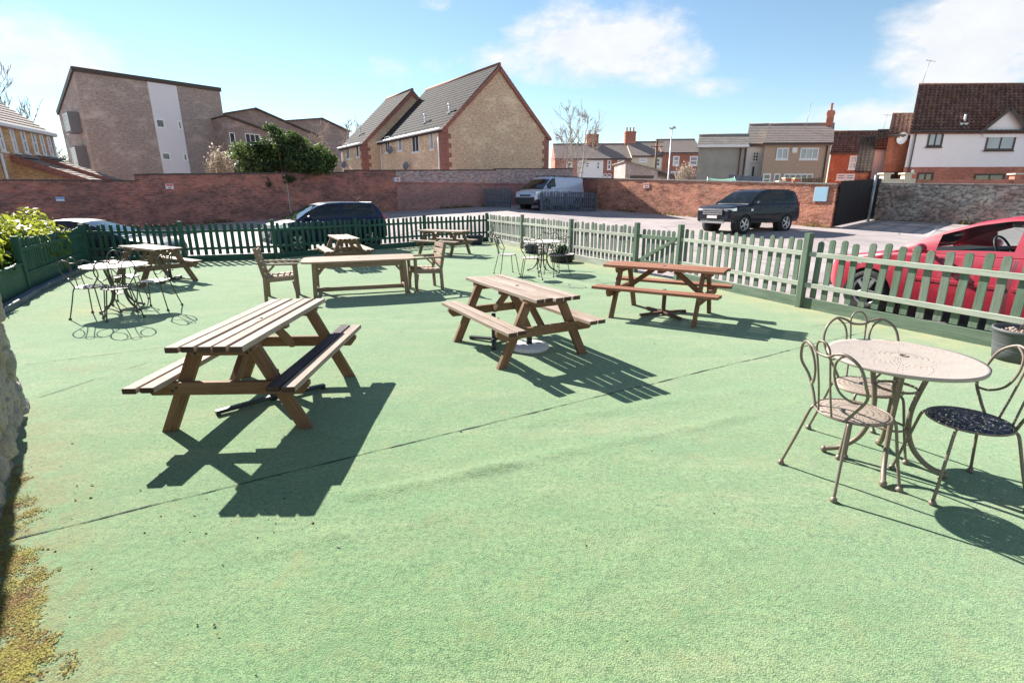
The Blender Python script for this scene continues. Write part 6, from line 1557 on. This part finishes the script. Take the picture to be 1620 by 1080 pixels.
part('aerial', M['galv'], HK, ('tube', ([(.1, 4.2, rk), (.35, 4.2, rk+1.75)], .02, 6)), ('bar', ((.05, 4.2, rk+1.72), (.8, 4.2, rk+1.62), .05, .02)), ('bar', ((.15, 3.95, rk+1.7), (.15, 4.45, rk+1.7), .03, .02)), ('bar', ((.45, 3.95, rk+1.66), (.45, 4.45, rk+1.66), .03, .02)))
# --- low cream garden wall with piers in front of the white house
yC = 30.5; xa0 = at(1392, 283, yC).x; root = thing('garden_wall', 'low cream garden wall with capped piers in front of the white house', 'wall', (xa0, yC, 0)); L_ = at(1449, 284, yC).x-xa0; zc0 = at(1420, 283, yC).z
part('wall', M['cream'], root, ('box', ((0, 0, .5), (L_, .22, zc0))))
for u in (.35, at(1435, 284, yC).x-xa0):
    mb = MB(); mb.box((u-.2, -.06, .5), (u+.2, .28, zc0+.25)); pr = mb.build('pier', M['cream'], root); mb = MB(); mb.box((u-.3, -.16, zc0+.252), (u+.3, .38, zc0+.33)); mb.build('pier_cap', M['cream'], pr)
root = thing('garden_wall', 'low red brick garden wall with a pier below the windows of the white house', 'wall', (xa0+L_+.05, yC, 0)); part('wall', M['redb'], root, ('box', ((0, 0, .5), (12, .22, zc0-.05)))); u = at(1606, 288, yC).x-xa0-L_
mb = MB(); mb.box((u-.2, -.06, .5), (u+.2, .28, zc0+.2)); pr = mb.build('pier', M['redb'], root); mb = MB(); mb.box((u-.3, -.16, zc0+.202), (u+.3, .38, zc0+.28)); mb.build('pier_cap', M['cream'], pr)
# --- things just behind the sunlit wall
yP = 33.5
a = at(1119, 281, yP); b = at(1163, 282, yP)
M['greencloth'] = plain('pale_green_canvas', (.13, .26, .20), .8, 0, .15, 4)
root = thing('garden_canopy', 'pale green canvas canopy just showing over the sunlit brick wall', 'canopy', (a.x, yP, 0)); Wc = b.x-a.x; zc1 = a.z
mb = MB(); n = 10; rw1 = [mb.vert((Wc*i/n, 0, zc1-.10*sin(pi*i/n))) for i in range(n+1)]; rw2_ = [mb.vert((Wc*(.04+.92*i/n), -.9, zc1-.75)) for i in range(n+1)]; rw3 = [mb.vert((Wc*(.04+.92*i/n), .9, zc1-.75)) for i in range(n+1)]
for i in range(n): mb.face([rw2_[i], rw2_[i+1], rw1[i+1], rw1[i]], None, 0, True); mb.face([rw1[i], rw1[i+1], rw3[i+1], rw3[i]], None, 0, True)
mb.build('canvas', M['greencloth'], root)
for u in (.02, .98): part('pole', M['galv'], root, ('tube', ([(Wc*u, 0, g(a.x, yP)), (Wc*u, 0, zc1+.04)], .03, 6)))
def boards(label, px0, px1, py, y, mat, h=1.8, name='board_fence', dz=0):
    a = at(px0, py, y); b = at(px1, py, y); root = thing(name, label, 'fence', (a.x, y, 0)); mb = MB(); n = int((b.x-a.x)/.14)
    for k in range(n): mb.bar(((b.x-a.x)*(k+.5)/n, 0, a.z-h), ((b.x-a.x)*(k+.5)/n, 0, a.z+random.uniform(-.03, .03)-dz*k/n), (b.x-a.x)/n-.012, .02, V((1, 0, 0)))
    mb.build('boarding', mat, root)
    for q in (.4, 1.3): part('rail', mat, root, ('bar', ((0, .03, a.z-h+q), (b.x-a.x, .03, a.z-h+q), .08, .04, V((0, 0, 1)))))
boards('dark navy board fence between the canopy and the pebbledash house', 1153, 1207, 276.5, 35.5, M['bluefence'], dz=.15)
boards('short brown board fence below the pebbledash house windows', 1269, 1303, 282, 30.5, M['brownfence'])
yq = 30.5; a = at(1233, 288, yq); root = thing('brick_planter', 'low red brick planter walls behind the sunlit wall', 'planter', (a.x, yq, 0))
for (p0, p1, pz) in ((1233, 1243, 287.5), (1243, 1253, 282.5), (1258, 1268, 283)):
    x0 = at(p0, pz, yq).x-a.x; x1 = at(p1, pz, yq).x-a.x-.02; z_ = at(p0, pz, yq).z; mb = MB(); mb.box((x0, 0, .6), (x1, .35, z_)); pr = mb.build('pier', M['redb2'], root); mb = MB(); mb.box((x0-.04, -.04, z_+.002), (x1+.04, .39, z_+.06)); mb.build('pier_cap', M['cream'], pr)
for r_, k_ in ((GR, .38), (HW_, .46), (HN, .55), (HR, .62), (HNW, .68), (HBO, .71), (HK, .73)): skew(r_, k_)
# --- street lamp and telegraph pole
yL = 52; b = at(1057, 285, yL); t_ = at(1069, 203.5, yL)
root = thing('street_lamp', 'tall thin grey street lamp behind the sunlit brick wall', 'street lamp', (b.x, yL, 1.2))
part('column', M['galv'], root, ('tube', ([(0, 0, 0), (0, 0, 1.3), (0, 0, 1.35), (0, 0, t_.z-1.25)], .06, 10, 0, False, [.10, .10, .07, .05])))
zl = t_.z-1.2
part('lantern', M['galv'], root, ('bar', ((0, .05, zl), (0, -.65, zl+.06), .26, .12, V((1, 0, 0)), .03)), ('bar', ((-.32, -.1, zl+.02), (.32, -.1, zl+.02), .2, .1, V((0, 1, 0)), .03)))
yp = 60; b = at(1037, 262, yp); t_ = at(1041, 221.5, yp)
root = thing('telegraph_pole', 'brown wooden telegraph pole in front of the cream terraced house', 'pole', (b.x, yp, 1))
part('pole', M['brownfence'], root, ('tube', ([(0, 0, 0), (0, 0, t_.z-1)], .14, 8)))
for k, q in enumerate((.25, .7)): part('crossarm', M['brownfence'], root, ('bar', ((-.7, -.05, t_.z-1-q), (.7, -.05, t_.z-1-q), .09, .09, V((0, 0, 1)))))
# ------------------------------------------------------------------ trees
M['birch'] = plain('pale_birch_bark', (.42, .38, .34), .85, 0, .35, 9, bump=.3)
M['twig'] = plain('grey_brown_twig', (.17, .125, .105), .9, 0, .3, 5)
M['twigpale'] = plain('pale_twig', (.36, .29, .235), .9, 0, .3, 5)
M['twigpink'] = plain('pinkish_twig', (.30, .20, .18), .9, 0, .3, 5)
def branch(mb, p, d, L, r, depth, twigmb=None, spread=.6, up=.15, nb=(3, 4), seg=4, minr=.008, wob=.18):
    pts = [V(p)]; rs = [r]; dd = V(d).normalized()
    for i in range(seg):
        dd = (dd+V((random.gauss(0, wob), random.gauss(0, wob), random.gauss(0, wob)+up*.3))).normalized()
        pts.append(pts[-1]+dd*L/seg); rs.append(max(minr, r*(1-.62*(i+1)/seg)))
    (mb if depth > 1 or twigmb is None else twigmb).tube(pts, r, 5 if depth > 1 else 4, rs=rs, cap=False)
    if depth == 0: return
    for k in range(random.randint(*nb)):
        t = random.uniform(.3, 1); i = min(seg-1, int(t*seg)); q = pts[i]+(pts[i+1]-pts[i])*(t*seg-i)
        a = random.random()*6.3; o_ = dd.orthogonal().normalized(); o_.rotate(Matrix.Rotation(a, 3, dd))
        nd = (dd*(1-spread*.5)+o_*spread+V((0, 0, up))).normalized()
        branch(mb, q, nd, L*random.uniform(.45, .68), max(minr, r*.5), depth-1, twigmb, spread, up, nb, max(3, seg-1), minr, wob)
def bare_tree(label, base, h, r, mt, mtw, depth=4, lean=(0, 0), spread=.6, nb=(3, 5), seed=1, trunks=1, up=.15, minr=.012, name='bare_tree', trunkfrac=.5):
    random.seed(seed); root = thing(name, label, 'tree', base); mb = MB(); tw = MB()
    for t in range(trunks):
        d = V((lean[0]+(t-(trunks-1)/2)*.28, lean[1], 1)).normalized(); L = h*trunkfrac*1.3; n = 7; pts = [V((t*.25, 0, -.2))]; rs = [r]
        for i in range(n):
            d = (d+V((random.gauss(0, .04), random.gauss(0, .04), .03))).normalized(); pts.append(pts[-1]+d*L/n); rs.append(r*(1-.6*(i+1)/n))
        mb.tube(pts, r, 8, rs=rs)
        for k in range(random.randint(8, 11)):
            i = random.randint(2, n-1); q = pts[i]+(pts[i+1]-pts[i])*random.random(); a = random.random()*6.3
            nd = V((cos(a)*spread, sin(a)*spread, .75)); branch(tw, q, nd, h*random.uniform(.2, .36), r*.34, depth-2, tw, spread, up, nb, 4, minr)
        branch(tw, pts[-1], d, h-L*.98, rs[-1], depth-1, tw, spread, up, nb, 5, minr)
    mb.build('trunk', mt, root); tw.build('crown', mtw, root); return root
yB = 50
b = at(917, 262, yB); bare_tree('leafless birch with pale stems standing above the parked van', (b.x-.2, yB, 1.2), 8.0, .12, M['birch'], M['twigpale'], 4, (-.03, 0), .5, (3, 4), 4, 2, minr=.014, name='birch_tree', trunkfrac=.6)
yB = 58; b = at(899, 262, yB); bare_tree('small twiggy pinkish tree beside the birch', (b.x, yB, 1.2), 6.6, .1, M['twigpink'], M['twigpink'], 4, (0, 0), .6, (4, 5), 6, 1, minr=.02)
yB = 60; b = at(530, 262, yB)
for (px, hh, sd) in ((518, 7.0, 12), (545, 7.6, 15)):
    b = at(px, 262, 58); bare_tree('pale bare tree in the gap between flats and gable house, %s' % ('on the left' if px == 518 else 'nearest the gable house'), (b.x, 58, 1), hh, .09, M['twigpale'], M['twigpale'], 4, (0, 0), .6, (4, 5), sd, 1, minr=.02)
for (px, hh, sd, lab) in ((8, 11.5, 31, 'tall bare tree rising behind the yellow house roof at the left edge'), (48, 10.5, 33, 'bare tree between the yellow house roof and the block of flats'), (76, 8.6, 35, 'thin bare tree next to the left side of the block of flats')):
    b = at(px, 240, 56); bare_tree(lab, (b.x, 56, .5), hh, .1, M['twig'], M['twig'], 4, (0, 0), .4, (3, 4), sd, 1, up=.35, minr=.022)
b = at(95, 268, 62); bare_tree('low pale bushy tree in the gap left of the block of flats', (b.x, 62, .3), 6.4, .1, M['twigpale'], M['twigpale'], 4, (0, 0), .9, (4, 6), 37, 2, minr=.025)
def shrub(label, px, py0, py1, Y, wpx, mt, n, seed, cat='shrub'):
    random.seed(seed); b = at(px, py1, Y); t = at(px, py0, Y); root = thing('shrub', label, cat, (b.x, Y, g(b.x, Y))); hh = t.z-g(b.x, Y); w_ = wpx/F*Y*.5
    mb = MB()
    for k in range(n):
        a = random.random()*6.3; rr = w_*random.random()**.6; tz = hh*random.uniform(.72, 1.0)*(1-.25*(rr/w_)**2); e = V((rr*cos(a), rr*sin(a), tz)); s = e*.15; s.z = 0; m_ = (s+e)/2+V((random.gauss(0, .1), random.gauss(0, .1), 0))
        mb.tube([s, m_, e], .012, 4, rs=[.02, .014, .009], cap=False)
        for q in range(6):
            t_ = random.uniform(.45, 1); p = s+(e-s)*t_; d = V((random.gauss(0, .16), random.gauss(0, .16), random.uniform(.02, .28))); mb.tube([p, p+d], .008, 3, rs=[.009, .007], cap=False)
    mb.build('stems', mt, root)
    mb = MB(); leaves(mb, [(0, 0, hh*.72, w_*.9, w_*.9, hh*.28)], n*9, .045, .6, .2); mb.build('buds', M['budleaf'], root); return root
M['budleaf'] = leafm('pale_buds', (.34, .28, .20), (.50, .43, .33), .4, .7)
shrub('pale leafless shrub behind the wall left of the dark evergreen tree', 350, 230, 275, 28.5, 44, M['twigpale'], 110, 41)
shrub('pale leafless shrub against the grey rendered building', 1084, 256, 285, 39.8, 34, M['twigpale'], 90, 43)
# dark evergreen behind the brick wall
M['leafev3'] = leafm('evergreen_leaf_mid', (.05, .085, .025), (.11, .165, .045), .35, .6); M['leafev4'] = leafm('evergreen_leaf_deep', (.014, .03, .014), (.04, .07, .028), .25, .6)
M['leafev'] = leafm('evergreen_leaf', (.024, .048, .017), (.07, .115, .035), .3, .6)
M['leafev2'] = leafm('evergreen_leaf_fresh', (.06, .095, .02), (.12, .155, .04), .4, .55)
random.seed(51)
Yt = 27.8; c = at(448, 262, Yt); root = thing('evergreen_tree', 'dense dark evergreen tree bulging above the long brick wall', 'tree', (c.x, Yt, g(c.x, Yt)))
gz0 = g(c.x, Yt); k_ = Yt/F
def P_(px, py): q = at(px, py, Yt); return (q.x-c.x, 0, q.z-gz0)
bl = []
for (px, py, rx, rz) in ((392, 246, 22, 16), (388, 265, 18, 14), (425, 242, 26, 22), (450, 226, 20, 20), (445, 250, 36, 24), (478, 244, 28, 19), (505, 252, 22, 17), (490, 264, 34, 13), (420, 264, 30, 14), (455, 262, 30, 16), (462, 215, 9, 9), (515, 262, 14, 10), (378, 236, 7, 8), (437, 212, 6, 7), (468, 222, 8, 8), (496, 240, 9, 8), (404, 230, 8, 7), (520, 250, 7, 7)):
    x, y_, z = P_(px, py)
    for q in range(2): bl.append((x+random.gauss(0, .1), random.uniform(-.8, .8), z+random.gauss(0, .08), rx*k_*.92, .85, rz*k_*.92))
mb = MB()
for b in bl: leaves(mb, [b], int(15000/len(bl)*min(2.2, max(.3, b[3]*b[5]/.45))), .078*random.uniform(.8, 1.15), .5, .5, .3, random.choice([0, 0, 1, 2]))
mb.build('crown', [M['leafev'], M['leafev3'], M['leafev4']], root)
mb = MB(); leaves(mb, bl, 4200, .07, .5, .85, .6); mb.build('outer_leaves', M['leafev2'], root)
mb = MB(); mb.tube([(0, 0, -.2), (.05, .05, 1.2), (.1, 0, 2.6)], .14, 8, rs=[.17, .14, .1])
for b in bl[::2]: mb.tube([(.03, .02, .9+random.random()), ((b[0])*.5, b[1]*.5, b[2]-.5), (b[0], b[1], b[2])], .04, 5, rs=[.06, .04, .015])
mb.build('trunk', M['bark'], root)
# a pale dead ivy stem and ivy tuft on the wall
a_, b_ = lw(-.5), lw(-.4); dW = V((b_[0]-a_[0], b_[1]-a_[1])).normalized(); nW = V((dW.y, -dW.x))
def on_wall(px, py, off=.04):
    u, z = fp(a_, dW, px, py); return V((a_[0]+dW.x*u+nW.x*off, a_[1]+dW.y*u+nW.y*off, z))
p0 = on_wall(460, 337); root = thing('ivy_stem', 'pale dead ivy stem with dark tufts climbing the brick wall under the evergreen', 'climbing plant', p0)
pts = [on_wall(*q)-p0 for q in ((460, 337), (457.5, 322), (456, 310), (454, 296), (452, 284), (448, 277))]
mb = MB(); mb.tube(spline(pts, 5), .03, 6, rs=None); mb.build('stem', M['birch'], root)
mb = MB(); leaves(mb, [(*(on_wall(452, 283)-p0), .55, .12, .22), (*(on_wall(424, 290)-p0), .16, .08, .25)], 320, .05); mb.build('leaves', M['leafev'], root)
# weeds along the foot of the walls
random.seed(61); mb = MB()
for (a0, b0, n) in (((5.7, 35.2), (13.9, 22.6), 520), (W25, W3_, 260), (S0, S1, 420), (W1_, W2_, 320)):
    d = V(b0)-V(a0); L = d.length; d.normalize(); nr = V((d.y, -d.x))
    for k in range(n):
        t = random.random()*L; o_ = abs(random.gauss(0, .12))+.02; x, y_ = a0[0]+d.x*t+nr.x*o_, a0[1]+d.y*t+nr.y*o_
        if noise.noise(V((x*.6, y_*.6, 3))) < -.05: continue
        z = g(x, y_)-.03; s = random.uniform(.03, .09); a = random.random()*6.3; h_ = random.uniform(.04, .2); c_ = V((x, y_, z)); sd_ = V((cos(a)*s*.5, sin(a)*s*.5, 0)); ln = V((random.gauss(0, .05), random.gauss(0, .05), h_))
        mb.face([mb.vert(c_-sd_), mb.vert(c_+sd_), mb.vert(c_+ln+sd_*.4), mb.vert(c_+ln-sd_*.4)])
M['weed'] = leafm('dry_weed', (.10, .095, .03), (.22, .17, .07), .4, .8)
tag(mb.build('weeds', M['weed']), 'dry straggly weeds along the foot of the car park walls', 'weeds', kind='stuff')
# painted bay line in the car park
mb = MB(); p = V((15.8, 19.6)); q = V((18.6, 22.6)); d = (q-p).normalized(); nr = V((-d.y, d.x))*.05
n = 24; rows = []
for i in range(n+1):
    c_ = p+(q-p)*i/n; rows.append((mb.vert((c_.x-nr.x, c_.y-nr.y, g(c_.x-nr.x, c_.y-nr.y)-.022)), mb.vert((c_.x+nr.x, c_.y+nr.y, g(c_.x+nr.x, c_.y+nr.y)-.022))))
for i in range(n): mb.face([rows[i][0], rows[i][1], rows[i+1][1], rows[i+1][0]])
tag(mb.build('painted_bay_line', plain('worn_white_paint', (.5, .48, .48), .8, 0, .5, 9)), kind='structure')
